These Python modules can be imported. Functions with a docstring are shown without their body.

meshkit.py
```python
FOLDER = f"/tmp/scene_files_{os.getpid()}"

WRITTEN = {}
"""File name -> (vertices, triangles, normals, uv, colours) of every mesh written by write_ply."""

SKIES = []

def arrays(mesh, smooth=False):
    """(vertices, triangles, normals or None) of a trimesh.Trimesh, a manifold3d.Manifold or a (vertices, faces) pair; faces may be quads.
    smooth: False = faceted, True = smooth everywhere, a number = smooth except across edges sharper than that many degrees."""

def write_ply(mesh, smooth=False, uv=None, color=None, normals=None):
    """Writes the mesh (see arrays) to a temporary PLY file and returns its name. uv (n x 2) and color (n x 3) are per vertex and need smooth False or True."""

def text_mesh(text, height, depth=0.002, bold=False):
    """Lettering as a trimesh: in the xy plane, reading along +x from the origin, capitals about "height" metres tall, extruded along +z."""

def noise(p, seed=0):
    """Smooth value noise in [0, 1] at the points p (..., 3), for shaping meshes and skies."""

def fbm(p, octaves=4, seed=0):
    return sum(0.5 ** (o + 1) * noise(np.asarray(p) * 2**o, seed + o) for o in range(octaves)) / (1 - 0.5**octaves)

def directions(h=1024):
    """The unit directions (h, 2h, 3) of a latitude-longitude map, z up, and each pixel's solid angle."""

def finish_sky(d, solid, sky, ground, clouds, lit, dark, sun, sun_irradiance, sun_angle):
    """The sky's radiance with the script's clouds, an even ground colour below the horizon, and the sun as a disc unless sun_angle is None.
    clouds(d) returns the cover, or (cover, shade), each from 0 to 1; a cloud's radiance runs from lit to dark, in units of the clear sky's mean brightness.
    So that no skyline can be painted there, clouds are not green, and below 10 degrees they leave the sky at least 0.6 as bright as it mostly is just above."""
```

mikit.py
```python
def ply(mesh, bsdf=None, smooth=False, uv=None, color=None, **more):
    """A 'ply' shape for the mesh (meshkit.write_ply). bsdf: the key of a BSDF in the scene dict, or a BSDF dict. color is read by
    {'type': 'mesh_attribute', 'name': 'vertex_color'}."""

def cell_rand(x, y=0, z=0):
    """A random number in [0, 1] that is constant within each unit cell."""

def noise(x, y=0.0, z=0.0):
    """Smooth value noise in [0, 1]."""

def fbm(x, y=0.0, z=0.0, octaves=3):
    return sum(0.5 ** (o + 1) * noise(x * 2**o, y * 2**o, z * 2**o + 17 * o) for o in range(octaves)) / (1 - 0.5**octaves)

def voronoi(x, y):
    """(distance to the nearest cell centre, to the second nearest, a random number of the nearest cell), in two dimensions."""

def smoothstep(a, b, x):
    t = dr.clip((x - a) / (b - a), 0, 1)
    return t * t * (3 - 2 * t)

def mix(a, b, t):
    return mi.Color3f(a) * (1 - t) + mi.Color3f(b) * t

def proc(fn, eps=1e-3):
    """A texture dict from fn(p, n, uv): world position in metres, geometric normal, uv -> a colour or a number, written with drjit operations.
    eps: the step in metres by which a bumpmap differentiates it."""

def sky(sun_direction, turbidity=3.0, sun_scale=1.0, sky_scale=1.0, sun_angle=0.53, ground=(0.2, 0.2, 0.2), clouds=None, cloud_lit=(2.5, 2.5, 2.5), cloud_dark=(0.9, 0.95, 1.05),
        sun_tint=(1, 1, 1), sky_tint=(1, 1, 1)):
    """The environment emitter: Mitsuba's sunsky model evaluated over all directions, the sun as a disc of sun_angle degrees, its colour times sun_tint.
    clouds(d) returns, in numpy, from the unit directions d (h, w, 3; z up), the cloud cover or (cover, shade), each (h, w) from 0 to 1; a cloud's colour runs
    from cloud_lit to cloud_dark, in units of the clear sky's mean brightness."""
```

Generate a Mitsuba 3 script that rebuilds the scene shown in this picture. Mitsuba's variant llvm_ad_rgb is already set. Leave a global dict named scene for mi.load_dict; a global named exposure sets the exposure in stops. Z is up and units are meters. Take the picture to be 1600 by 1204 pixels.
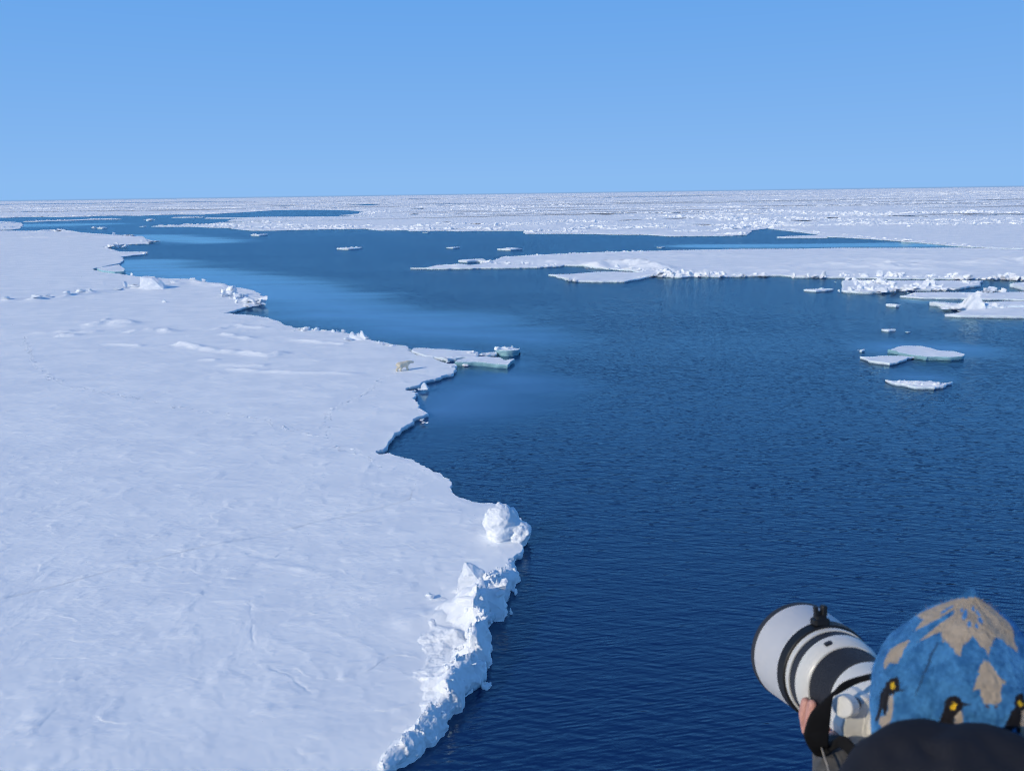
import math, numpy as np, trimesh, shapely, drjit as dr, mitsuba as mi, mikit, meshkit
import manifold3d as m3
from scipy.spatial import Delaunay, cKDTree
from shapely.geometry import Polygon, LineString
from mikit import proc, ply, noise as dnoise, fbm as dfbm, smoothstep, mix
from meshkit import noise as nnoise, fbm as nfbm

# ------------------------------------------------------------------ camera, sky, exposure
T = mi.ScalarTransform4f
FPX, ROLL, EYE = 1186.0, math.radians(0.823), np.array([0, 0, 20.0])
PITCH = math.atan(299 * math.cos(ROLL) / FPX)
FWD = np.array([0, math.cos(PITCH), -math.sin(PITCH)])
UP0 = np.array([0, math.sin(PITCH), math.cos(PITCH)])
RIGHT = math.cos(ROLL) * np.array([1.0, 0, 0]) - math.sin(ROLL) * UP0
UP = math.sin(ROLL) * np.array([1.0, 0, 0]) + math.cos(ROLL) * UP0
scene, labels = {}, {}
scene['camera'] = {'type': 'thinlens', 'fov': math.degrees(2 * math.atan(800 / FPX)), 'fov_axis': 'x', 'near_clip': 0.05, 'far_clip': 2e5,
                   'aperture_radius': 0.0017, 'focus_distance': 45.0,
                   'to_world': T().look_at(origin=EYE.tolist(), target=(EYE + FWD).tolist(), up=UP.tolist())}
SUN_AZ, SUN_EL = math.atan2(-1.28, -1.74), math.radians(27.5)
SUN = [math.cos(SUN_EL) * math.cos(SUN_AZ), math.cos(SUN_EL) * math.sin(SUN_AZ), math.sin(SUN_EL)]
exposure = 1.2


def air(d):     # the clear polar sky's pale veil: palest at the horizon all the way round, thinning to deep blue overhead
    el = np.degrees(np.arcsin(np.clip(d[..., 2], 0, 1)))
    t = np.clip((el - 16) / 36, 0, 1)
    s = np.clip((el - 1.0) / 13, 0, 1)
    return 1 - 0.92 * t * t * (3 - 2 * t), s * (1.35 - 0.35 * s)


scene['sky'] = mikit.sky(SUN, turbidity=2.5, clouds=air, cloud_lit=(0.87, 1.68, 2.95), cloud_dark=(0.45, 1.25, 2.76), sun_scale=0.95, sun_tint=(0.95, 1.08, 1.3), sky_tint=(0.65, 1.35, 2.1), ground=(0.4, 0.45, 0.5))


def ray(px, py):
    return RIGHT * (px - 800) / FPX + UP * (602 - py) / FPX + FWD


def at(px, py, z=0.0):      # where the ray of a photograph pixel meets the level z
    d = ray(px, py)
    return EYE + d * (z - EYE[2]) / d[2]


def ats(pts, z=0.0):
    return np.array([at(x, y, z)[:2] for x, y in pts])


def deep(px, py, dep):
    return EYE + ray(px, py) * dep


# ------------------------------------------------------------------ bookkeeping
def fresh(name):
    if name not in scene and name not in labels:
        return name
    k = 1
    while f'{name}_{k:03d}' in scene or f'{name}_{k:03d}' in labels:
        k += 1
    return f'{name}_{k:03d}'


def thing(name, label, cat, group=None):
    key = fresh(name)
    labels[key] = {'label': label, 'category': cat}
    if group:
        labels[key]['group'] = group
    return key


def part(parent, name, mesh, bsdf, smooth=False, **lab):
    key = fresh(parent + '__' + name)
    scene[key] = ply(mesh, bsdf, smooth)
    if lab:
        labels[key] = lab
    return key


def single(name, mesh, bsdf, smooth, label, cat, group=None):
    key = thing(name, label, cat, group)
    scene[key] = ply(mesh, bsdf, smooth)
    return key


# ------------------------------------------------------------------ materials
def rgb(*c):
    return {'type': 'rgb', 'value': list(c)}


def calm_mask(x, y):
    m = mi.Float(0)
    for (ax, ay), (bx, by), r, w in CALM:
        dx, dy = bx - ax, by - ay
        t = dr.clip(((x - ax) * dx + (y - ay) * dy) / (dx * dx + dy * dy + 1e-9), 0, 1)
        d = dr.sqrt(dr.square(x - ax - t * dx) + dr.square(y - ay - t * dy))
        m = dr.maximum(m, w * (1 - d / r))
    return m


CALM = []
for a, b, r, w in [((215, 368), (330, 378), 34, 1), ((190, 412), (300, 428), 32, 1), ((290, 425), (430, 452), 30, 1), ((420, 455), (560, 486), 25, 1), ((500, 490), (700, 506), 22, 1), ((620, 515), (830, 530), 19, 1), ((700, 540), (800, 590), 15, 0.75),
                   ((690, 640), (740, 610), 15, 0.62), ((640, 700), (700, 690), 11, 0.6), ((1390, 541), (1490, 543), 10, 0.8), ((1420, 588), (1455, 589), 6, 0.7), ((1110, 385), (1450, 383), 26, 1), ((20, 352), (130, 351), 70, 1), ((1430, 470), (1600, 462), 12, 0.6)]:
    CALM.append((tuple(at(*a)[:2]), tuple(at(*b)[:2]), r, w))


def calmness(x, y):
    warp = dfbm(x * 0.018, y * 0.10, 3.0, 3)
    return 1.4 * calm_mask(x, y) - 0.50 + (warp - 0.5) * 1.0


def water_height(p, n, uv):
    x, y = p.x, p.y
    amp = 1 - 0.975 * smoothstep(-0.25, 0.55, calmness(x, y))
    gust = 0.75 + 0.5 * dnoise(x * 0.03, y * 0.06, 9.0) + 0.8 * smoothstep(90, 320, y)
    u, v = x * 0.985 + y * 0.17, y * 0.985 - x * 0.17
    u2, v2 = x * 0.97 - y * 0.24, y * 0.97 + x * 0.24
    h = 0.016 * dnoise(u * 0.5, v * 2.6, 1.0) + 0.020 * dnoise(u2 * 0.9, v2 * 5.6, 2.0) + 0.0165 * dnoise(u * 1.9, v * 10.0, 4.0)
    return 1.3 * h * amp * gust


def water_color(p, n, uv):     # calm water painted paler, standing in for a brighter sky reflection
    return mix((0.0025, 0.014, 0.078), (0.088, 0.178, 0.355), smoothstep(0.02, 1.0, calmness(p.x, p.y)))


CRACK = [tuple(map(float, at(*q, 0.42)[:2])) for q in [(396, 930), (396, 984), (403, 1012), (432, 1044), (480, 1080), (540, 1108)]]
STEP = [tuple(map(float, at(*q, 0.42)[:2])) for q in [(-60, 949), (88, 914), (192, 886), (320, 852), (400, 838), (488, 816), (556, 802), (640, 780)]]


def snow_height(p, n, uv):
    x, y, z = p.x, p.y, p.z
    # wind-carved steps: short faces towards the wind, long tails behind them
    t = y * 0.55 + 1.8 * dnoise(x * 0.40, y * 0.35, 3.0) + 0.35 * dnoise(x * 1.7, y * 1.2, 8.0)
    f = t - dr.floor(t)
    sparse = smoothstep(0.52, 0.80, dnoise(x * 0.8 + 5, y * 0.55, 6.0) * 0.7 + 0.3 * dnoise(x * 2.6, y * 1.5, 2.0))
    steps = 0.034 * sparse * smoothstep(0.0, 0.055, f) * (1 - f)
    wob = 0.5 * (dnoise(x * 0.9, y * 0.9, 1.0) - 0.5) + 0.12 * (dnoise(x * 4, y * 4, 1.0) - 0.5)
    d2 = mi.Float(1e9)
    for (ax, ay), (bx, by) in zip(CRACK, CRACK[1:]):
        dx, dy = bx - ax, by - ay
        k = dr.clip(((x - ax) * dx + (y - ay) * dy) / (dx * dx + dy * dy), 0, 1)
        d2 = dr.minimum(d2, dr.square(x + wob - ax - k * dx) + dr.square(y + wob - ay - k * dy))
    crack = 0.020 * dr.exp(-d2 / 0.0085) * smoothstep(0.3, 0.7, dnoise(x * 0.8, y * 0.8, 4.0))
    # a low step in the crust that runs away across the near snow
    yl = mi.Float(1e4)
    for (ax, ay), (bx, by) in zip(STEP, STEP[1:]):
        yl = dr.select((x >= ax) & (x < bx), ay + (x - ax) * ((by - ay) / (bx - ax)), yl)
    sd = y - yl + 0.5 * wob
    crack = crack + 0.15 * smoothstep(-0.19, 0.19, sd) * dr.exp(-dr.maximum(sd, 0) / 1.2) * (0.5 + 0.6 * dnoise(x * 0.6, y * 0.3, 4.0))
    return 0.030 * dfbm(x * 0.9, y * 1.3, z * 1.2, 3) + 0.013 * dnoise(x * 5, y * 6, z * 5) + steps - crack


def broken_height(p, n, uv):
    x, y, z = p.x, p.y, p.z
    return 0.16 * dr.abs(dfbm(x * 2.6, y * 2.6, z * 3.2, 3) - 0.5) + 0.05 * dr.abs(dfbm(x * 9, y * 9, z * 11, 2) - 0.5) + 0.006 * dnoise(x * 40, y * 40, z * 40)


def ice_height(p, n, uv):
    return 0.05 * dfbm(p.x * 3, p.y * 3, p.z * 4, 3)


def snow_color(p, n, uv):
    f = dfbm(p.x * 0.35, p.y * 0.6, p.z * 0.5, 3)
    return mix((0.80, 0.83, 0.87), (0.88, 0.895, 0.91), smoothstep(0.3, 0.7, f))


scene['snow'] = {'type': 'bumpmap', 'arbitrary': proc(snow_height, 0.02), 'scale': 1.0, 'bsdf': {'type': 'diffuse', 'reflectance': proc(snow_color)}}
scene['broken_snow'] = {'type': 'bumpmap', 'arbitrary': proc(broken_height, 0.012), 'scale': 1.0, 'bsdf': {'type': 'diffuse', 'reflectance': proc(snow_color)}}
scene['far_snow'] = {'type': 'diffuse', 'reflectance': proc(snow_color)}
scene['bare_ice'] = {'type': 'bumpmap', 'arbitrary': proc(ice_height, 0.01), 'scale': 1.0,
                     'bsdf': {'type': 'principled', 'base_color': proc(lambda p, n, uv: mix((0.24, 0.33, 0.42), (0.72, 0.80, 0.85), smoothstep(0.0, 0.24, p.z + 0.12 * (dnoise(p.x * 2, p.y * 2, 1.0) - 0.5)))), 'roughness': 0.45, 'specular': 0.3}}  # darker towards the waterline: shade under the rim painted in, with wet ice
scene['turquoise_ice'] = {'type': 'bumpmap', 'arbitrary': proc(ice_height, 0.01), 'scale': 1.0,
                          'bsdf': {'type': 'principled', 'base_color': rgb(0.24, 0.44, 0.50), 'roughness': 0.35, 'specular': 0.4}}
scene['wet_ice'] = {'type': 'principled', 'base_color': rgb(0.20, 0.27, 0.33), 'roughness': 0.4, 'specular': 0.4}
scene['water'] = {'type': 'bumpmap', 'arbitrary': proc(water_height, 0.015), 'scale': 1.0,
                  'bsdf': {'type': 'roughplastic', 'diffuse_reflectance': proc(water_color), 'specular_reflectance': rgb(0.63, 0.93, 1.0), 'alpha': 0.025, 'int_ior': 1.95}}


# ------------------------------------------------------------------ mesh tools
def fractal(pts, step, amp, rng, closed=True):
    """The outline pts with its long edges broken up; step and amp are functions of distance from the viewpoint (level of detail)."""
    out = []
    n = len(pts)

    def split(a, b, depth):
        L = np.linalg.norm(b - a)
        d = np.linalg.norm((a + b) / 2)
        if depth > 12 or L < step(d):
            out.append(a)
            return
        nrm = np.array([a[1] - b[1], b[0] - a[0]]) / max(L, 1e-9)
        m = (a + b) / 2 + nrm * rng.normal() * min(amp * L, 0.5 * amp * 4)
        split(a, m, depth + 1)
        split(m, b, depth + 1)

    for i in range(n if closed else n - 1):
        split(np.asarray(pts[i], float), np.asarray(pts[(i + 1) % n], float), 0)
    if not closed:
        out.append(np.asarray(pts[-1], float))
    return np.array(out)


def fill_points(poly, k, rng, smin, dmax=1e9):
    """Points in poly whose spacing is k times their distance from the viewpoint."""
    x0, y0, x1, y1 = poly.bounds
    pts, r = [], max(5.0, shapely.Point(0, 0).distance(poly))
    rmax = min(dmax, max(np.hypot(a, b) for a in (x0, x1) for b in (y0, y1)))
    shapely.prepare(poly)
    while r < rmax:
        s = max(smin, k * r)
        r2 = r * 1.12
        th = np.arange(-np.pi, np.pi, s / r)
        rr = np.arange(r, r2, s * 0.87)
        a, b = np.meshgrid(th, rr)
        a[1::2] += s / r / 2
        a = a + rng.uniform(-.2, .2, a.shape) * s / r
        b = b + rng.uniform(-.2, .2, b.shape) * s
        p = np.stack([b * np.sin(a), b * np.cos(a)], -1).reshape(-1, 2)
        p = p[(p[:, 0] > x0) & (p[:, 0] < x1) & (p[:, 1] > y0) & (p[:, 1] < y1)]
        if len(p):
            pts.append(p[shapely.contains_xy(poly, p[:, 0], p[:, 1])])
        r = rr[-1] + s * 0.87 if len(rr) else r2
    return np.vstack(pts) if pts else np.zeros((0, 2))


def plate(rings, top, height=None, k=0.006, smin=0.05, rng=None, bottom=-0.35, rough=0.12, dmax=1e9, under=0.0):
    """(top sheet, rim) of an ice floe whose outline rings (outer, then holes) are detailed already. height(x, y, d) adds relief, d = distance from the rim."""
    poly = Polygon(rings[0], [r for r in rings[1:]]).buffer(0)
    if poly.geom_type != 'Polygon':
        poly = max(poly.geoms, key=lambda g: g.area)
    loops = [np.array(l.coords)[:-1] for l in (poly.exterior, *poly.interiors)]
    edge = np.vstack(loops)
    inner = fill_points(poly, k, rng, smin, dmax)
    tree = cKDTree(edge)
    if len(inner):
        d, _ = tree.query(inner)
        inner = inner[d > np.maximum(smin, k * np.linalg.norm(inner, axis=1)) * 0.55]
    pts = np.vstack([edge, inner])
    tri = Delaunay(pts - pts.mean(0)).simplices
    c = pts[tri].mean(1)
    shapely.prepare(poly)
    tri = tri[shapely.contains_xy(poly, c[:, 0], c[:, 1])]
    a, b, cc = pts[tri[:, 0]], pts[tri[:, 1]], pts[tri[:, 2]]
    cr = (b[:, 0] - a[:, 0]) * (cc[:, 1] - a[:, 1]) - (b[:, 1] - a[:, 1]) * (cc[:, 0] - a[:, 0])
    tri[cr < 0] = tri[cr < 0][:, ::-1]
    d = tree.query(pts)[0]
    z = np.full(len(pts), top) if not callable(top) else top(pts)
    if height is not None:
        z = z + height(pts[:, 0], pts[:, 1], d)
    sheet = trimesh.Trimesh(np.column_stack([pts, z]), tri, process=False)
    V, Fc, at0, zi = [], [], 0, 0
    for l in loops:
        n = len(l)
        zt = z[zi:zi + n]
        zi += n
        area = 0.5 * np.sum(l[:, 0] * np.roll(l[:, 1], -1) - np.roll(l[:, 0], -1) * l[:, 1])
        t = np.roll(l, -1, 0) - np.roll(l, 1, 0)
        nr = np.stack([t[:, 1], -t[:, 0]], 1) / (np.linalg.norm(t, axis=1, keepdims=True) + 1e-9)
        rows = []
        # outward = right-hand side for counter-clockwise outer loops and clockwise holes alike
        if (area < 0) == (l is loops[0]):
            nr = -nr
        fr = [(0, 0.0, 0), (0.18, 0.05, 0.3), (0.5, -0.02 - under * 0.5, 0.8), (0.85, -0.10 - under, 0.8), (1.0, 0.05 - under, 0.3)]
        for f, off, w in fr:
            zz = zt * (1 - f) + bottom * f
            p3 = np.column_stack([l * 1.7, zz * 2.5])
            o = off + w * rough * (nfbm(p3, 3, 5) - 0.5) * 2 * np.clip(zt / 0.4, 0.5, 3)
            rows.append(np.column_stack([l + nr * o[:, None], zz]))
        V.append(np.vstack(rows))
        i = np.arange(n)
        j = (i + 1) % n
        for q in range(len(fr) - 1):
            quad = np.stack([i + q * n, i + (q + 1) * n, j + (q + 1) * n, j + q * n], 1) + at0
            if area < 0:
                quad = quad[:, ::-1]
            if l is not loops[0]:
                pass
            Fc.append(quad)
        at0 += n * len(fr)
    q = np.vstack(Fc)
    rim = trimesh.Trimesh(np.vstack(V), np.vstack([q[:, [0, 1, 2]], q[:, [0, 2, 3]]]), process=False)
    return sheet, rim


def chunk(rng, dims, cell=0.3, amp=0.08, n=11, flat=0.0):
    """A broken ice block: the hull of scattered points, edges chipped and faces roughened."""
    p = rng.uniform(-1, 1, (n, 3))
    p /= np.maximum(np.linalg.norm(p, axis=1, keepdims=True), 0.75) if flat == 0 else 1.0
    m = m3.Manifold.hull_points(p * np.asarray(dims) / 2).to_mesh()
    t = trimesh.Trimesh(m.vert_properties[:, :3], m.tri_verts)
    if cell is None:
        return t
    v, f = trimesh.remesh.subdivide_to_size(t.vertices, t.faces, cell)
    t = trimesh.Trimesh(v, f)
    s = float(np.mean(dims))
    q = t.vertices * (1.8 / s) + rng.uniform(0, 90, 3)
    q2 = t.vertices * (5.0 / s) + rng.uniform(0, 90, 3)
    t.vertices = t.vertices + t.vertex_normals * (amp * s * ((nfbm(q, 2, 3) - 0.5) * 2.0 + (nfbm(q2, 2, 4) - 0.5) * 0.9))[:, None]
    return t


def surface_nets(f, lo, hi, h):
    """The surface f = 0 (f < 0 inside), as a mesh of one vertex per crossed cell."""
    ax = [np.arange(a, b + h, h) for a, b in zip(lo, hi)]
    g = np.stack(np.meshgrid(*ax, indexing='ij'), -1)
    F = f(g)
    for k in range(3):
        for e in (0, -1):
            s = [slice(None)] * 3
            s[k] = e
            F[tuple(s)] = np.maximum(F[tuple(s)], 0.01)
    ins = F < 0
    n = np.array(F.shape) - 1
    acc, cnt = np.zeros((*n, 3)), np.zeros(n)
    corner = [np.array(c) for c in np.ndindex(2, 2, 2)]
    sl = lambda c: tuple(slice(c[k], c[k] + n[k]) for k in range(3))
    for c in corner:
        for k in range(3):
            if c[k]:
                continue
            e = c.copy()
            e[k] = 1
            a, b = F[sl(c)], F[sl(e)]
            x = (a < 0) != (b < 0)
            t = np.where(x, a / np.where(x, a - b, 1), 0)
            p = g[sl(c)] + (g[sl(e)] - g[sl(c)]) * t[..., None]
            acc += np.where(x[..., None], p, 0)
            cnt += x
    on = cnt > 0
    idx = np.full(n, -1)
    idx[on] = np.arange(on.sum())
    V = acc[on] / cnt[on][:, None]
    Q = []
    for k in range(3):
        u, v = (k + 1) % 3, (k + 2) % 3
        a = [slice(1, n[j]) for j in range(3)]
        b = [slice(1, n[j]) for j in range(3)]
        a[k], b[k] = slice(0, n[k]), slice(1, n[k] + 1)
        A, B = ins[tuple(a)], ins[tuple(b)]
        for flip, m in ((False, A & ~B), (True, ~A & B)):
            w = np.argwhere(m)
            if not len(w):
                continue
            off = np.array([1, 1, 1])
            off[k] = 0
            w = w + off
            eu, ev = np.eye(3, dtype=int)[u], np.eye(3, dtype=int)[v]
            q = [idx[tuple((w + o).T)] for o in (-eu - ev, -ev, 0 * eu, -eu)]
            q = np.stack(q, 1)
            Q.append(q[:, ::-1] if flip else q)
    q = np.vstack(Q)
    q = q[(q >= 0).all(1)]
    return trimesh.Trimesh(V, np.vstack([q[:, [0, 1, 2]], q[:, [0, 2, 3]]]), process=False)


def turn(rng, tilt=0.6):
    a = trimesh.transformations.rotation_matrix(rng.uniform(0, 6.283), [0, 0, 1])
    return a @ trimesh.transformations.rotation_matrix(rng.normal() * tilt, [*rng.normal(size=2), 0.01])


def place(mesh, pos, rot=None):
    m = mesh.copy()
    if rot is not None:
        m.apply_transform(rot)
    m.apply_translation(pos)
    return m


def rubble(parent, path, width, n, size, rng, z=0.35, low=(0.5, 0.9), big_px=10.0, detail=0.22, name='ice_block', tall=1.0, snow='snow', small='rubble'):
    """Broken ice heaped along a path (world x, y). Blocks that show 10 pixels or more are parts of their own, the rest one part."""
    path = np.asarray(path, float)
    seg = np.linalg.norm(np.diff(path, axis=0), axis=1)
    s = np.concatenate([[0], np.cumsum(seg)])
    rest = []
    heaps = rng.uniform(0, s[-1], max(2, n // 9))
    for _ in range(n):
        t = np.clip(heaps[rng.integers(len(heaps))] + rng.normal() * 0.035 * s[-1], 0, s[-1]) if rng.uniform() < 0.75 else rng.uniform(0, s[-1])
        p = np.array([np.interp(t, s, path[:, k]) for k in (0, 1)]) + rng.normal(size=2) * width * 0.5
        q = size[0] * (size[1] / size[0]) ** (rng.uniform() ** 1.6)
        dims = q * np.array([rng.uniform(.8, 1.5), rng.uniform(.6, 1.1), rng.uniform(*low) * tall])
        px = q * FPX / np.hypot(*p)
        fine = px > big_px * 0.9
        m = chunk(rng, dims, None if px < 5 else (detail * q if fine else 0.5 * q), 0.07 if fine else 0.1)
        m = place(m, (*p, z + dims[2] * rng.uniform(0.05, 0.34)), turn(rng, 0.35))
        if fine:
            part(parent, name, m, snow, 40)
        else:
            rest.append(m)
    if rest:
        part(parent, small, trimesh.util.concatenate(rest), snow, 40 if len(rest) < 400 else False, kind='stuff')


exec_parts = []

# ------------------------------------------------------------------ sea
def polar_sheet(r0, r1, nr, na, z, a0=-math.pi, a1=math.pi):
    r = np.geomspace(r0, r1, nr)
    a = np.linspace(a0, a1, na)
    R_, A_ = np.meshgrid(r, a, indexing='ij')
    v = np.column_stack([(R_ * np.sin(A_)).ravel(), (R_ * np.cos(A_)).ravel(), np.full(R_.size, z)])
    i = np.arange(nr * na).reshape(nr, na)
    q = np.stack([i[:-1, :-1], i[:-1, 1:], i[1:, 1:], i[1:, :-1]], -1).reshape(-1, 4)
    return trimesh.Trimesh(v, np.vstack([q[:, [0, 2, 1]], q[:, [0, 3, 2]]]), process=False)


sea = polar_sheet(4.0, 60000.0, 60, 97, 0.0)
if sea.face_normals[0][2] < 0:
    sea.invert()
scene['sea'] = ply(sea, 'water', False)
labels['sea'] = {'kind': 'structure', 'label': 'dark blue open water between the ice, rippled with pale calm patches'}

# ------------------------------------------------------------------ the large ice sheet on the left
TOP = 0.42
EDGE = [(588, 1240, 0), (611, 1204, 0), (637, 1183, 0), (661, 1163, 0), (686, 1140, 0), (705, 1122, 0), (720, 1098, 0), (732, 1082, 0), (752, 1069, 0), (757, 1041, 0), (754, 1029, 0), (763, 1014, 0),
        (751, 994, 0), (761, 976, 0), (782, 962, 0), (783, 946, 0), (790, 926, 0), (799, 912, 0), (796, 898, 0), (804, 878, 0), (805, 856, 0), (811, 848, 0), (808, 836, 0), (815, 822, 0), (806, 805, 1),
        (780, 788, 1), (757, 786, 1), (740, 784, 1), (716, 776, 1), (705, 772, 0), (704, 760, 0), (697, 746, 1), (689, 739, 1), (671, 732, 1), (655, 723, 1), (630, 714, 1), (610, 707, 1), (592, 709.5, 1),
        (587, 712, 0), (604, 705, 0), (610, 693, 0), (617, 683, 0), (628, 675, 0), (645, 664, 0), (651, 658, 0), (664, 654, 0), (659, 646, 0), (653, 643, 0), (653, 635, 0), (650, 624, 0), (647, 616, 0),
        (634, 615.5, 0), (645, 609, 0), (655, 607, 0), (660, 602, 0), (668, 599, 0), (689, 594.5, 0), (692, 592, 0), (709, 588, 0), (711.5, 580, 0), (711, 573, 0), (700, 568, 1), (685, 563, 1), (677, 557, 1), (662, 557, 1), (648, 553, 1), (642, 545, 1),
        (638, 541, 1), (615, 538.5, 1), (589, 534, 1), (579, 529.5, 1), (568, 523, 1), (545, 521, 1), (522, 517, 1), (500, 516, 1), (475, 514, 1), (458, 511, 1), (440, 504, 1), (420, 496, 1), (404, 493.5, 1), (383, 491, 1),
        (349, 489, 1), (375, 486, 0), (394, 480, 0), (409, 475, 0), (411, 466, 0), (404, 457, 1), (385, 451, 1), (349, 445, 1), (320, 440, 1), (299, 435.7, 1), (262, 435, 1), (226, 433, 1), (207, 430.5, 1),
        (190, 428, 1), (163, 425, 1), (144, 419.5, 1), (160, 419, 0), (186, 413.5, 0), (192, 410, 0), (189, 403, 0), (205, 400.5, 0), (228, 398.5, 0), (229, 395, 0), (215, 393, 1), (189, 393, 1), (180, 391.5, 1),
        (168, 389, 0), (172, 387, 0), (155, 386, 1), (194, 383, 0), (233, 381.8, 0), (240, 377.5, 0), (228, 373.5, 1), (223, 369, 1), (194, 367.5, 1), (168, 366, 1), (126, 363, 1), (97, 359.5, 1), (60, 360.5, 1), (31, 360.5, 1), (0, 360.3, 1)]
rng = np.random.default_rng(5)
visible = np.array([at(x, y, TOP * z)[:2] for x, y, z in EDGE])
visible = fractal(visible, lambda d: max(0.12, 0.0028 * d), 0.11, rng, closed=False)
outline = np.vstack([visible, [[-900, 560], [-900, -120], [-60, -60], [-12, 0], [-8, 12]]])
outline = np.array(Polygon(outline).buffer(0).exterior.coords)[:-1] if Polygon(outline).buffer(0).geom_type == 'Polygon' else np.array(max(Polygon(outline).buffer(0).geoms, key=lambda g: g.area).exterior.coords)[:-1]

DRIFTS = [  # (photograph points, half width, height)
    ([(282, 538), (332, 546), (360, 549), (420, 555), (440, 552)], 0.8, 0.35), ([(352, 522), (376, 526), (392, 529)], 0.7, 0.25), ([(464, 531), (500, 534), (536, 537)], 0.6, 0.2),
    ([(364, 577), (420, 581), (500, 582), (548, 584)], 0.5, 0.2), ([(320, 562), (336, 563)], 0.5, 0.2), ([(352, 571), (410, 571)], 0.6, 0.22), ([(150, 507), (172, 503), (198, 506)], 1.6, 0.55),
    ([(206, 518), (248, 515), (268, 518)], 1.0, 0.35), ([(60, 520), (80, 519), (108, 518)], 0.8, 0.28), ([(130, 519), (150, 518)], 0.7, 0.25), ([(100, 524), (118, 524)], 0.8, 0.35), ([(170, 537), (220, 540)], 0.6, 0.2),
    ([(340, 514), (372, 508), (410, 512)], 0.8, 0.25), ([(-40, 474), (0, 471), (58, 468), (105, 463), (142, 459), (184, 453), (240, 450), (300, 441), (350, 447)], 1.8, 0.45),
    ([(20, 371), (120, 371), (160, 370), (210, 371)], 3.0, 0.5), ([(66, 362), (97, 360), (120, 362)], 3.5, 0.9),
    ([(650, 972), (690, 965), (720, 940)], 0.8, 0.25), ([(540, 820), (600, 800)], 0.6, -0.03), ([(415, 880), (480, 890)], 0.3, 0.05)]
DRIFT_LINES = [(LineString(ats(p, TOP)), w, h) for p, w, h in DRIFTS]


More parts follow.
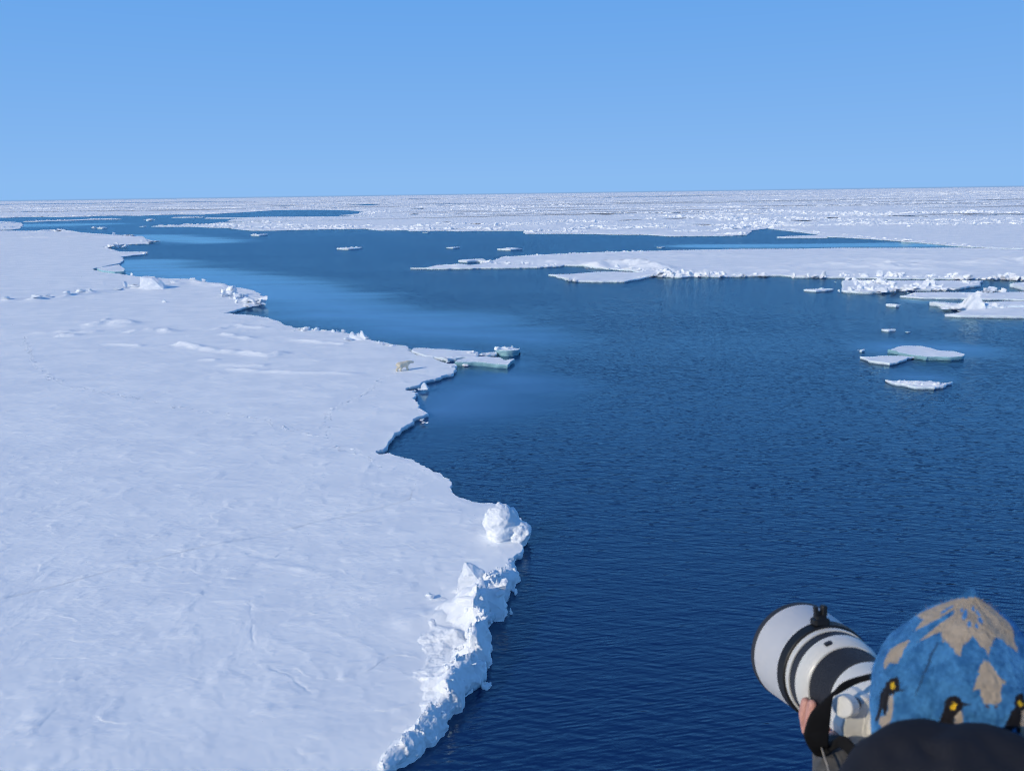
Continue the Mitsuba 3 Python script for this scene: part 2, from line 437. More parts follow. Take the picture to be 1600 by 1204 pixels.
def sheet_relief(x, y, d):
    p = np.column_stack([x, y, np.zeros_like(x)])
    r = np.hypot(x, y)
    z = 0.16 * (nfbm(p * [1 / 14, 1 / 9, 1], 3, 1) - 0.5) + 0.05 * (nfbm(p * [1 / 2.6, 1 / 1.9, 1], 3, 2) - 0.5) * np.clip(140 / r, 0.3, 1)
    z += 0.05 * np.clip(nfbm(p * [1 / 0.9, 1 / 0.7, 1], 2, 7) - 0.58, 0, 1) * 2.5
    g = shapely.points(x, y)
    for line, w, h in DRIFT_LINES:
        q = shapely.distance(line, g)
        near = q < 3 * w
        z[near] += (h * np.exp(-(q[near] / w) ** 2) * (0.25 + 1.5 * nfbm(p[near] * [0.7, 0.7, 1], 2, 3)))
    return z * np.clip(d / 0.5, 0.15, 1)


def ground(x, y):
    return TOP + float(sheet_relief(np.array([x]), np.array([y]), np.array([9.0]))[0])


top, rim = plate([outline], TOP, sheet_relief, k=0.0034, smin=0.1, rng=rng, rough=0.22)
scene['ice_sheet'] = ply(top, 'snow', True)
labels['ice_sheet'] = {'kind': 'structure', 'label': 'broad flat snow-covered sea ice filling the left foreground'}
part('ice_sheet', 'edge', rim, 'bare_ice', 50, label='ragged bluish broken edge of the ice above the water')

# ------------------------------------------------------------------ pressure ridge along the near edge
CREST = [(1240, 0.16), (1204, 0.26), (1150, 0.5), (1120, 0.70), (1085, 0.85), (1060, 0.95), (1040, 0.85), (1015, 0.85), (995, 0.95), (975, 1.15), (945, 1.1), (925, 0.75), (912, 0.35), (900, 0.12), (870, 0.06), (850, 0.06), (835, 0.04)]
edge_path = np.array([at(x, y, 0)[:2] for x, y, z in EDGE[:23]])
edge_path = fractal(edge_path, lambda d: 0.1, 0.07, np.random.default_rng(8), closed=False)
edge_tree = cKDTree(edge_path)
tang = np.gradient(edge_path, axis=0)
tang /= np.linalg.norm(tang, axis=1, keepdims=True)
crest_y = np.array([at(700, py, 0)[1] for py, _ in CREST])


rs = np.random.default_rng(19)
_sx = np.stack(np.meshgrid(np.arange(edge_path[:, 0].min() - 5, edge_path[:, 0].max() + 2, 0.78), np.arange(edge_path[:, 1].min() - 1, edge_path[:, 1].max() + 1, 0.78)), -1).reshape(-1, 2)
_sx = _sx + rs.uniform(-0.36, 0.36, _sx.shape)
SLABS = (cKDTree(_sx), _sx, rs.normal(size=_sx.shape) * 0.40, rs.uniform(size=len(_sx)))


def ridge_sdf(p):
    xy = p[..., 0, :2]
    _, i = edge_tree.query(xy)
    off = xy - edge_path[i]
    d = -(off[..., 0] * tang[i][..., 1] - off[..., 1] * tang[i][..., 0])
    far = np.linalg.norm(off, axis=-1)
    d = np.where(d > 0, far, -far)
    c = np.interp(edge_path[i][..., 1], crest_y, [h for _, h in CREST])
    q2 = np.concatenate([xy * 0.75, 0 * xy[..., :1]], -1)
    lump = nfbm(q2, 3, 21)
    w = (0.22 + 1.15 * c * lump) * np.interp(edge_path[i][..., 1], crest_y, [0.6, 0.6, 0.8, 0.9, 1.2, 1.3, 1.3, 1.3, 1.3, 1.1, 1.0, 0.8, 0.6, 0.6, 0.6, 0.6, 0.6])
    d0 = np.clip(0.12 + 0.42 * c, 0.2, 0.6)
    shape = np.where(d < d0, np.clip((d + 0.3) / (d0 * 0.6 + 0.3), 0, 1) ** 0.7, np.exp(-np.maximum(d - d0, 0) / w) * 1.08 - 0.08)
    Hs = 0.31 + c * shape * (0.35 + 1.3 * lump)
    # broken slabs: every cell is one tilted plane
    _, j = SLABS[0].query(xy)
    o2 = xy - SLABS[1][j]
    tilt = SLABS[2][j]
    Hc = 0.33 + c * shape * (0.45 + 1.15 * SLABS[3][j]) + (o2 * tilt).sum(-1) * np.clip(c * 1.3, 0.15, 1)
    wgt = np.clip((np.minimum(1.35, 0.3 + 1.2 * c) - d) / 0.45, 0, 1)
    Hh = Hs * (1 - wgt) + Hc * wgt
    n3 = nfbm(p * 1.25, 3, 31)
    n4 = nfbm(p * [3.6, 3.6, 4.5], 2, 37)
    cellz = p[..., 2] - Hh[..., None]
    f = cellz * 0.8 + (n3 - 0.5) * 0.22 * np.clip(c * shape, 0, 1)[..., None] + (n4 - 0.5) * 0.10
    cliff = -(d[..., None] + (n3 - 0.5) * 0.8 + (SLABS[3][j] - 0.5)[..., None] * 0.7 + (n4 - 0.5) * 0.3 + 0.12 - 0.16 * np.clip(p[..., 2], -0.2, 1.2))
    ends = np.maximum(edge_path[:, 1].min() + 0.2 - p[..., 1], p[..., 1] - edge_path[:, 1].max() + 0.4)
    return np.maximum(np.maximum(np.maximum(f, cliff), -p[..., 2] - 0.3), np.maximum(ends, d[..., None] - 5.0))


lo, hi = edge_path.min(0) - [4.2, 0.2], edge_path.max(0) + [1.2, 0.2]
core = surface_nets(ridge_sdf, (*lo, -0.36), (*hi, 2.9), 0.075)
if core.volume < 0:
    core.invert()
RIDGE = thing('pressure_ridge', 'long jagged snow-covered pressure ridge along the near edge of the left ice sheet', 'ice ridge')
part(RIDGE, 'drift', core, 'broken_snow', 40)
core_tree = cKDTree(core.vertices[:, :2])


def crest_point(py, d):
    y = at(700, py, 0)[1]
    i = int(np.argmin(np.abs(edge_path[:, 1] - y)))
    n = np.array([-tang[i][1], tang[i][0]])
    return edge_path[i] + n * d, float(np.interp(y, crest_y, [h for _, h in CREST]))


rr = np.random.default_rng(44)
for k in range(95):
    py = rr.uniform(985, 1225) if k < 55 else (rr.uniform(915, 985) if k < 85 else rr.uniform(850, 905))
    d = rr.uniform(0.0, 0.9 if py < 1100 else 0.25) if k < 85 else rr.uniform(0, 0.3)
    (x, y), c = crest_point(py, d)
    s = (rr.uniform(0.18, 0.42) if k % 5 else rr.uniform(0.45, 0.8)) * (0.55 + 0.55 * c) * (1 if py < 1100 else 0.6)
    m = chunk(rr, (s * rr.uniform(.8, 1.6), s * rr.uniform(.7, 1.1), s * rr.uniform(.45, 1.0)), s * 0.2, 0.035, n=8)
    near = core_tree.query_ball_point((x, y), 0.16)
    zz = (max(core.vertices[near, 2]) if near else 0.3) - s * rr.uniform(-0.05, 0.35) - (0.5 * c * rr.uniform() if d < 0.1 else 0)
    part(RIDGE, 'ice_block', place(m, (x, y, zz), turn(rr, 0.6)), 'broken_snow', 24)


def slab(name_parent, px, py, z, pts, seed, cell=0.12, amp=0.05, bsdf='broken_snow', name='ice_block', **lab):
    r_ = np.random.default_rng(seed)
    h = m3.Manifold.hull_points(np.array(pts, float)).to_mesh()
    v, f = trimesh.remesh.subdivide_to_size(h.vert_properties[:, :3], h.tri_verts, cell)
    t = trimesh.Trimesh(v, f)
    q = t.vertices * 1.6 + r_.uniform(0, 90, 3)
    t.vertices = t.vertices + t.vertex_normals * (amp * ((nfbm(q, 3, 3) - 0.5) * 4))[:, None]
    x, y, _ = at(px, py, z)
    t.apply_translation([x, y, z])
    return part(name_parent, name, t, bsdf, 28, **lab) if name_parent else t


slab(RIDGE, 733, 958, 0.4, [(-2.4, -0.2, -.2), (-1.7, -1.0, -.2), (.5, -1.3, -.2), (1.0, -.5, -.3), (1.2, 1.0, -.3), (-.6, 1.5, -.2), (.25, .2, 1.2), (.65, .9, 1.4), (.4, -.7, .85), (.9, .3, 1.0)], 21, amp=0.07, name='drift', bsdf='snow', label='smooth snow ramp rising to the ridge crest')
slab(RIDGE, 735, 926, 0.4, [(-0.7, -0.4, -.3), (1.0, -0.5, -.3), (-0.6, 0.8, -.3), (0.9, 0.7, -.3), (-0.25, 0.1, 1.70), (0.02, 0.25, 1.55), (0.7, 0.3, 1.05), (1.35, 0.4, 0.4), (-0.55, -0.15, 0.95), (.5, -.3, .8)], 1, amp=0.045, label='pointed peak block at the highest point of the ridge')
slab(RIDGE, 772, 926, 0.3, [(-0.9, -0.5, -.5), (0.6, -0.4, -.5), (-0.8, 0.7, -.5), (0.8, 0.6, -.5), (-0.6, 0.0, .6), (0.5, 0.35, 0.45), (0.85, -0.1, 0.25), (-0.7, 0.4, 0.5)], 2, amp=0.04)
slab(RIDGE, 766, 953, 0.3, [(-0.9, -0.6, -.6), (0.6, -0.6, -.6), (-0.7, 0.8, -.6), (0.8, 0.5, -.6), (-0.7, -0.2, 1.2), (-0.1, 0.4, 1.25), (0.6, 0.3, 0.9), (0.75, -0.35, 0.1)], 3, amp=0.04)
for j, (px, py, z, sc) in enumerate([(747, 926, 1.2, .42), (753, 944, 1.25, .5), (745, 960, 1.15, .36), (752, 972, 0.9, .46), (757, 958, 1.0, .5), (741, 978, 0.75, .4), (763, 972, 0.5, .5), (735, 1000, 0.8, .4), (722, 1012, .8, .34), (742, 1024, .7, .42)]):
    x, y, _ = at(px, py, z)
    part(RIDGE, 'ice_block', place(chunk(rr, (sc * 1.25, sc, sc * .85), 0.07, 0.03, n=8), (x, y, z), turn(rr, 0.5)), 'broken_snow', 22)

# the round boulder at the corner
bx, by, _ = at(783, 838, 0.4)


def boulder_sdf(p):
    q = p - np.array([bx, by, 0.4])
    e = np.sqrt((q[..., 0] / 1.0) ** 2 + (q[..., 1] / 1.0) ** 2 + ((q[..., 2] - 0.75) / 1.25) ** 2) - 1.0
    e2 = np.sqrt(((q[..., 0] - 0.95) / 0.75) ** 2 + ((q[..., 1] + 0.1) / 0.8) ** 2 + ((q[..., 2] - 0.25) / 0.85) ** 2) - 1.0
    e = np.minimum(e, e2 * 0.8)
    n = (nfbm(p * 1.1, 3, 51) - 0.5) * 0.55 + (nfbm(p * 3.5, 2, 52) - 0.5) * 0.22
    return np.maximum(e * 0.9 + n, -p[..., 2] + 0.05)


b = surface_nets(boulder_sdf, (bx - 2, by - 2, -0.05), (bx + 2.4, by + 2, 3.0), 0.075)
if b.volume < 0:
    b.invert()
single('ice_boulder', b, 'broken_snow', 60, 'tall rounded white boulder of ice on the corner of the left ice sheet', 'ice boulder')

x, y, _ = at(672, 935, TOP)
m = chunk(np.random.default_rng(3), (0.5, 0.42, 0.5), 0.07, 0.08)
single('ice_block', place(m, (x, y, ground(x, y) + 0.17)), 'snow', 45, 'small lone white ice block lying on flat snow left of the ridge peak', 'ice block')

# ------------------------------------------------------------------ pack ice from the lead to the horizon
PROTO = []
pr = np.random.default_rng(77)
for k in range(40):     # snowed-over blocks, broader at the foot
    q = pr.uniform(-1, 1, (9 + k % 6, 3))
    q[:, :2] *= (1 - 0.35 * np.clip(q[:, 2:], 0, 1)) / np.maximum(1, np.linalg.norm(q[:, :2], axis=1, keepdims=True))
    m_ = m3.Manifold.hull_points(q * np.array([0.5, 0.42, 0.42])).to_mesh()
    PROTO.append(trimesh.Trimesh(m_.vert_properties[:, :3], m_.tri_verts))


def scatter(pos, dims, rng, yaw=None):
    """One mesh of many small tumbled blocks."""
    V, Fc, a = [], [], 0
    for k, (p, d) in enumerate(zip(pos, dims)):
        m = PROTO[rng.integers(len(PROTO))]
        v = m.vertices * d
        t, e = rng.uniform(0, 6.283), rng.normal() * 0.3
        if yaw is not None and yaw[k] is not None:
            t, e = yaw[k] + rng.normal() * 0.15, e * 0.3
        v = np.column_stack([v[:, 0], v[:, 1] * math.cos(e) - v[:, 2] * math.sin(e), v[:, 1] * math.sin(e) + v[:, 2] * math.cos(e)])
        c, s = math.cos(t), math.sin(t)
        V.append(np.column_stack([v[:, 0] * c - v[:, 1] * s, v[:, 0] * s + v[:, 1] * c, v[:, 2]]) + p)
        Fc.append(m.faces + a)
        a += len(v)
    return trimesh.Trimesh(np.vstack(V), np.vstack(Fc), process=False)


PACK = [(3000, 443), (2300, 417.5), (1900, 402), (1800, 397.5), (1700, 393), (1600, 388.8), (1539, 386.8), (1497, 384.3), (1454, 380), (1420, 377.5), (1370, 373.5), (1319, 370.5), (1290, 369.5), (1293, 371.5), (1214, 371.2), (1214, 369.6), (1285, 367), (1228, 360), (1200, 356.5), (1175, 360),
        (1167, 366.8), (1133, 368.2), (1049, 368.8), (1010, 366.2), (960, 366), (905, 364.8), (821, 364.7), (818, 362.5), (838, 361), (820, 360.3), (760, 360.3), (715, 361), (697, 360), (641, 361), (636, 359.3), (592, 359.8), (571, 357.2), (513, 357.9), (470, 359), (431, 359.8), (394, 360),
        (372, 358), (355, 355.8), (330, 355.2), (300, 354), (252, 354), (236, 353.6), (250, 352.2), (300, 351.4), (325, 349.5), (352, 347), (362, 343), (385, 341.6), (320, 341.2), (322, 340), (380, 339.6), (420, 338.8), (470, 338.5), (520, 338.2), (596, 337.2), (530, 336.5), (560, 334), (572, 331.5),
        (550, 328.6), (490, 327.6), (430, 328.4), (390, 331.2), (320, 335), (280, 335), (220, 337), (176, 336.6), (140, 338.2), (100, 339.2), (60, 338.8), (0, 340.4), (-150, 342), (-500, 349)]
rng = np.random.default_rng(11)
pk = fractal(ats(PACK, 0.3), lambda d: 0.004 * d, 0.10, rng, closed=False)
pk = np.vstack([pk, [[-2500, 700], [-60000, 30000], [-50000, 56000], [50000, 56000], [60000, 30000], [900, 560]]])
pack = Polygon(pk).buffer(0)
LEADS = [([(-60, 320.4), (0, 319.6), (120, 318.2), (320, 315.4), (420, 314.5)], 0.5), ([(600, 311.9), (640, 311), (705, 310.8)], 0.45), ([(640, 319.3), (700, 319), (765, 319.2)], 0.8), ([(640, 326.5), (668, 326)], 0.6), ([(640, 335), (656, 334.6)], 0.8), ([(710, 333.6), (728, 333.4)], 0.7),
         ([(832, 312.2), (855, 311.8)], 0.4), ([(905, 309.6), (960, 308.4), (1090, 306.3), (1130, 305.8)], 0.45), ([(960, 344.6), (1008, 343.6)], 0.6), ([(1033, 342.5), (1092, 340)], 0.5), ([(1376, 338), (1420, 337), (1465, 338.4)], 0.9), ([(1450, 333.8), (1530, 334.6), (1604, 336.3)], 0.6),
         ([(1282, 340), (1310, 341)], 0.7), ([(1180, 326), (1205, 325.5)], 0.4), ([(1520, 320), (1566, 319)], 0.35), ([(420, 322), (470, 321)], 0.5), ([(540, 320.5), (610, 319.5)], 0.9), ([(150, 325), (230, 324)], 0.4), ([(20, 331), (62, 330.6)], 0.5), ([(930, 336), (962, 335)], 0.4), ([(1080, 350.5), (1125, 351)], 0.5),
         ([(735, 350), (762, 350.4)], 0.7), ([(1040, 331.5), (1070, 333)], 0.6), ([(1230, 344), (1280, 346)], 0.7), ([(690, 347), (708, 347.5)], 0.5)]
holes = []
for line, t in LEADS:
    a = [(x, y - 1.6 * t * (0.5 if 0 < i < len(line) - 1 else 0.06)) for i, (x, y) in enumerate(line)]
    b = [(x, y + 1.6 * t * (0.5 if 0 < i < len(line) - 1 else 0.06)) for i, (x, y) in enumerate(line)]
    if len(line) == 2:
        mid = ((line[0][0] + line[1][0]) / 2, (line[0][1] + line[1][1]) / 2)
        a, b = [line[0], (mid[0], mid[1] - t), line[1]], [line[0], (mid[0], mid[1] + t), line[1]]
    q = ats(a + b[::-1], 0.3)
    holes.append(Polygon(fractal(q, lambda d: 0.02 * d, 0.03, rng)).buffer(0))
for k in range(80):     # narrow cracks between the old floes
    r, th = 690 * math.exp(rng.uniform() ** 1.5 * 2.1), rng.uniform(-0.66, 0.66)
    c, ang, L = np.array([r * math.sin(th), r * math.cos(th)]), rng.normal() * 0.4, r * rng.uniform(0.06, 0.30)
    u = np.array([math.cos(ang), math.sin(ang) * 0.7])
    n = np.array([-u[1], u[0]])
    w = r * rng.uniform(0.003, 0.010)
    q = np.array([c - u * L, c - u * L * 0.3 + n * w, c + u * L * 0.4 + n * w * 0.8, c + u * L, c + u * L * 0.3 - n * w])
    holes.append(Polygon(fractal(q, lambda d: 0.008 * d, 0.1, rng)).buffer(0))
pack = pack.difference(shapely.union_all(holes)).buffer(0)
pieces = [g for g in getattr(pack, 'geoms', [pack]) if g.area > 150]
pack = shapely.union_all(pieces)


def pack_relief(x, y, d):
    p = np.column_stack([x, y, 0 * x])
    r = np.hypot(x, y)
    z = 0.4 * (nfbm(p / 35, 3, 61) - 0.45) + 1.6 * np.clip(nfbm(p * [1 / 60, 1 / 40, 1], 3, 62) - 0.60, 0, 1) * 2
    return np.clip(z, -0.15, 3) * np.clip(d / 6, 0.1, 1) * np.clip(1.3 - r / 15000, 0.1, 1)


sheets = [plate([np.array(g.exterior.coords)[:-1]] + [np.array(h.coords)[:-1] for h in g.interiors], 0.3, pack_relief, k=0.0085, smin=2.0, rng=rng, rough=0.3) for g in pieces]
top, rim = (trimesh.util.concatenate([q[k] for q in sheets]) for k in (0, 1))
scene['pack_ice'] = ply(top, 'far_snow', True)
labels['pack_ice'] = {'kind': 'structure', 'label': 'pale field of pack ice stretching to the horizon beyond the open water'}
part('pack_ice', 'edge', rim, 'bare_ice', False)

shapely.prepare(pack)
RUBBLE = [  # (photograph line, spread in m, blocks, sizes)
    ([(256, 352), (300, 351.5), (336, 350.5)], 4, 70, (0.6, 2.2)), ([(322, 348), (340, 347.5), (352, 348)], 4, 26, (0.8, 3.4)), ([(340, 352), (380, 354.5), (431, 357)], 12, 210, (0.7, 2.6)), ([(360, 346), (400, 346), (430, 349)], 16, 170, (0.7, 2.6)), ([(420, 357), (513, 355.5), (571, 355), (640, 357)], 5, 280, (0.6, 2.5)),
    ([(440, 352), (470, 352), (480, 353)], 5, 60, (0.6, 2.4)), ([(500, 354), (545, 352.5)], 5, 80, (0.7, 2.6)), ([(636, 357.5), (700, 358), (760, 358)], 5, 200, (0.6, 2.3)), ([(650, 354), (664, 352)], 4, 26, (1.0, 3.4)), ([(684, 350), (740, 350), (762, 351)], 6, 70, (0.6, 2.0)), ([(775, 352), (800, 349), (840, 351)], 6, 90, (0.7, 2.4)),
    ([(725, 357), (800, 359)], 6, 110, (0.7, 2.6)), ([(820, 362.5), (860, 361), (905, 362.5)], 5, 130, (0.6, 2.3)), ([(864, 347.5), (890, 345.5), (916, 347), (960, 347)], 6, 130, (0.8, 3.0)), ([(896, 358), (930, 356), (960, 358), (990, 356.5)], 4, 140, (0.6, 2.3)), ([(990, 356), (1030, 354.5), (1056, 355.5)], 4, 90, (0.6, 2.4)),
    ([(1010, 343), (1020, 342.5)], 3, 18, (1.2, 3.2)), ([(1060, 362), (1090, 361.5), (1120, 361)], 4, 90, (0.6, 2.2)), ([(1133, 366), (1167, 366)], 5, 60, (0.7, 2.0)), ([(1132, 358), (1148, 357.5)], 4, 24, (1.0, 3.0)), ([(1100, 353), (1125, 352)], 6, 30, (0.7, 1.8)),
    ([(1160, 357), (1190, 352), (1210, 347)], 16, 210, (0.7, 2.7)), ([(1110, 341), (1150, 343), (1200, 345)], 22, 230, (0.7, 2.9)), ([(1090, 332), (1150, 329), (1230, 331), (1280, 333)], 24, 330, (0.8, 3.0)), ([(1280, 335), (1330, 333), (1372, 337)], 24, 330, (0.8, 3.0)), ([(960, 333), (1030, 332), (1090, 331)], 14, 190, (0.8, 2.8)),
    ([(1060, 338), (1100, 342)], 10, 70, (0.7, 2.6)), ([(1215, 340), (1290, 343)], 20, 120, (0.7, 2.4)), ([(1215, 353), (1280, 352)], 8, 80, (0.6, 2.0)), ([(1400, 333.5), (1440, 332), (1500, 334)], 8, 110, (0.8, 2.6)), ([(1500, 334), (1515, 330.5), (1600, 334)], 10, 130, (0.8, 3.0)),
    ([(1310, 352), (1345, 348.5), (1350, 350)], 6, 50, (0.7, 2.4)), ([(1360, 351), (1440, 349.5), (1500, 351.5)], 6, 110, (0.6, 1.9)), ([(1500, 351), (1570, 349), (1620, 350)], 6, 80, (0.7, 2.4)), ([(1300, 343), (1400, 344), (1560, 343)], 8, 110, (0.6, 1.7)),
    ([(1225, 357), (1290, 365), (1370, 371.5), (1454, 378), (1540, 386), (1600, 388)], 1.8, 260, (0.3, 1.1)), ([(1405, 376), (1425, 376.5)], 2, 24, (0.5, 1.6)), ([(380, 335), (450, 333), (520, 335.5)], 8, 50, (0.7, 2.2)), ([(560, 336), (590, 331), (640, 331)], 12, 130, (0.9, 3.2)),
    ([(0, 333), (80, 330), (200, 328), (300, 326)], 40, 260, (0.8, 3.0)), ([(210, 327), (240, 325), (330, 327)], 20, 160, (0.9, 3.6)), ([(390, 327), (450, 325), (560, 326)], 20, 240, (0.9, 3.6)), ([(640, 330), (760, 328), (860, 331)], 26, 240, (0.9, 3.2)), ([(760, 324), (860, 321), (960, 323)], 30, 200, (1.0, 3.6))]
pos, dim, yaw = [], [], []
for line, w, n, (s0, s1) in RUBBLE:
    s0, s1 = s0 * 1.05, s1 * 1.2
    q = ats(line, 0.4)
    seg = np.concatenate([[0], np.cumsum(np.linalg.norm(np.diff(q, axis=0), axis=1))])
    hp = rng.uniform(0, seg[-1], max(2, n // 14))
    for _ in range(n):
        t = np.clip(hp[rng.integers(len(hp))] + rng.normal() * 0.03 * seg[-1], 0, seg[-1]) if rng.uniform() < 0.6 else rng.uniform(0, seg[-1])
        p = np.array([np.interp(t, seg, q[:, k]) for k in (0, 1)]) + rng.normal(size=2) * w * 0.5
        if not shapely.contains_xy(pack, *p):
            continue
        s = s0 * (s1 / s0) ** (rng.uniform() ** 1.7)
        yaw.append(rng.normal() * 0.45)
        pos.append((*p, 0.3 + s * rng.uniform(0.1, 0.35)))
        dim.append((s * rng.uniform(1.0, 2.4), s * rng.uniform(.7, 1.3), s * rng.uniform(.4, .85)))
for k in range(130):    # old pressure ridges: long lines of broken blocks
    r, th = 470 * math.exp(rng.uniform() ** 1.3 * 2.3), rng.uniform(-0.68, 0.68)
    c, ang, L = np.array([r * math.sin(th), r * math.cos(th)]), rng.normal() * 0.35, rng.uniform(0.04, 0.20) * r
    m = int(rng.uniform(30, 110))
    bend, knots = rng.normal() * 0.25, rng.uniform(-1, 1, 5)
    for a in np.where(rng.uniform(size=m) < 0.55, knots[rng.integers(0, 5, m)] + rng.normal(size=m) * 0.09, rng.uniform(-1, 1, m)):
        p = c + L * np.array([a * math.cos(ang) - bend * a * a * math.sin(ang), a * math.sin(ang) + bend * a * a * math.cos(ang)]) + rng.normal(size=2) * 0.0022 * r
        if not shapely.contains_xy(pack, *p):
            continue
        s = max(0.8, 0.0013 * r) * (0.5 + 1.5 * rng.uniform() ** 2.2)
        hgt = min(s * rng.uniform(.5, 1.0), 1.0 + 0.00035 * r)
        yaw.append(ang * 0.6)
        pos.append((*p, 0.3 + hgt * 0.25))
        dim.append((s * rng.uniform(1.0, 2.6) * (1 + min(r / 900, 5)), s * rng.uniform(.7, 1.2), hgt * rng.uniform(0.8, 1.3)))
part('pack_ice', 'rubble', scatter(pos, dim, rng, yaw), 'far_snow', False, kind='stuff', label='broken white ice heaped in long ridges across the pack')


# ------------------------------------------------------------------ floes
def floe(pts, label, top=0.35, seed=0, k=0.005, cat='ice floe', group=None, relief=0.12, amp=0.09, under=0.0, edge='bare_ice', name='ice_floe', snow='snow', lift=None):
    r_ = np.random.default_rng(100 + seed)
    key = thing(name, label, cat, group)
    q = np.array([at(x, y, top * z)[:2] for x, y, z in pts])
    dist = np.linalg.norm(q.mean(0))
    q = fractal(q, lambda d: max(0.08, 0.003 * d), amp, r_)

    def rel(x, y, d):
        p = np.column_stack([x, y, 0 * x])
        z = relief * (nfbm(p * 0.35, 3, seed) - 0.45) + relief * 0.8 * (nfbm(p * 1.4, 2, seed + 1) - 0.5)
        return (z if lift is None else z + lift(x, y, d)) * np.clip(d / 0.6, 0.2, 1)

    a, b = plate([q], top, rel, k=k, smin=0.1, rng=r_, rough=0.2, under=under)
    part(key, 'snow_cover', a, snow, True)
    part(key, 'edge', b, edge, 50)
    return key


MID = [(641.5, 420.6, 0), (680, 421.2, 0), (710, 421, 0), (760, 420.4, 0), (820, 419.5, 0), (876, 417.4, 0), (882, 415.8, 0), (912, 416.6, 0), (930, 420, 0), (958, 422, 0), (985, 424, 0), (1005, 428, 0), (1023, 432, 0), (1034, 433.4, 0), (1062, 434.6, 0), (1089, 432.8, 0), (1120, 433.8, 0), (1162, 433.2, 0), (1220, 431.8, 0), (1246, 434.6, 0),
       (1316, 435.4, 0), (1400, 437, 0), (1500, 437.6, 0), (1545, 437.2, 0), (1585, 437.2, 0), (1660, 438, 0), (1850, 442, 0), (2300, 452, 0), (2900, 458, 0), (2900, 440, 1), (2300, 419, 1), (1850, 401.5, 1), (1700, 394.4, 1), (1600, 390.0, 1), (1539, 388, 1), (1497, 386.6, 1), (1454, 387.2, 1), (1398, 387.2, 1), (1327, 387.2, 1), (1220, 388.7, 1), (1141, 389.2, 1), (1062, 390.6, 1), (1005, 392.2, 1), (931, 394, 1),
       (880, 396.4, 1), (834, 398.2, 1), (806, 400, 1), (788, 400.5, 1), (776, 405, 1), (757, 411.5, 1), (724, 414.8, 1), (698, 414, 1), (673, 416.6, 1), (660, 418.6, 1)]
MIDD = [(LineString(ats(p, 0.35)), w, h) for p, w, h in [([(916, 417), (950, 414), (1000, 415), (1030, 420)], 4.0, 1.3), ([(880, 410), (930, 411), (820, 408)], 3, 0.5), ([(1290, 414), (1345, 413), (1370, 415)], 5, 0.7), ([(1280, 405), (1330, 405)], 5, 0.4), ([(1377, 418), (1395, 416), (1440, 418)], 5, 0.7), ([(1376, 407), (1450, 409)], 4, 0.5), ([(1500, 411), (1540, 413)], 5, 0.6),
         ([(1555, 410), (1570, 407), (1600, 410)], 6, 0.9), ([(1050, 399), (1085, 399.5)], 4, 0.35), ([(1030, 405), (1060, 405)], 4, 0.35), ([(1135, 399.5), (1160, 399.5)], 4, 0.35), ([(1400, 397), (1440, 399)], 4, 0.35), ([(1170, 418), (1300, 416), (1500, 424)], 3, 0.35), ([(690, 416), (720, 416.5)], 3, 0.5), ([(1200, 424), (1320, 425)], 3, 0.4)]]


def mid_lift(x, y, d):
    z = 0 * x
    g, p = shapely.points(x, y), np.column_stack([x, y, 0 * x])
    for line, w, h in MIDD:
        q = shapely.distance(line, g)
        z = z + h * np.exp(-(q / w) ** 2) * (0.2 + 1.6 * nfbm(p * 0.4, 3, 9))
    return z


MS = floe(MID, 'long flat white ice floe with a rough front edge lying across mid water', 0.4, 1, relief=0.25, lift=mid_lift, k=0.0045)
rg = np.random.default_rng(21)
rubble(MS, ats([(915, 419), (960, 418), (1030, 424)], 0.4), 3.0, 60, (0.39, 2.10), rg)
rubble(MS, ats([(760, 411), (768, 408)], 0.4), 2.0, 16, (0.8, 2.0), rg, tall=1.3)
rubble(MS, ats([(760, 410), (800, 413), (850, 413), (880, 415.5)], 0.4), 3.0, 80, (0.35, 1.5), rg)
rubble(MS, ats([(779, 405), (790, 401), (810, 401), (860, 397.5), (940, 394.5), (1040, 392)], 0.4), 1.5, 120, (0.3, 1.2), rg)
rubble(MS, ats([(1036, 431), (1052, 430), (1070, 431)], 0.3), 2.2, 40, (1.2, 3.4), rg, tall=1.1)
rubble(MS, ats([(1070, 428), (1130, 431), (1180, 430)], 0.4), 3.0, 60, (0.44, 2.38), rg)
rubble(MS, ats([(1072, 424), (1100, 425), (1140, 426)], 0.4), 1.6, 40, (0.35, 1.2), rg)
rubble(MS, ats([(1180, 430), (1250, 431.5), (1320, 432.5)], 0.4), 1.8, 50, (0.39, 2.10), rg)
rubble(MS, ats([(1320, 431), (1400, 431), (1470, 433), (1540, 435), (1580, 434), (1605, 435)], 0.4), 2.4, 120, (0.44, 2.66), rg)
rubble(MS, ats([(1570, 434), (1580, 433)], 0.4), 1.2, 10, (1.0, 2.2), rg)

SUB = floe([(857, 431, 0), (880, 436.6, 0), (901, 441, 0), (940, 442, 0), (976, 441.6, 0), (1004, 436.6, 0), (1022, 431.5, 0), (1022, 428, 1), (1003, 425.6, 1), (960, 424, 1), (930, 424.6, 1), (890, 428, 1)], 'flat grey-white floe lying in front of the long middle floe, pointed at its left end', 0.4, 2)
rubble(SUB, ats([(890, 437), (903, 438.5)], 0.4), 1.4, 24, (0.35, 1.3), rg)
rubble(SUB, ats([(1005, 433), (1022, 430)], 0.4), 1.4, 24, (0.35, 1.3), rg)

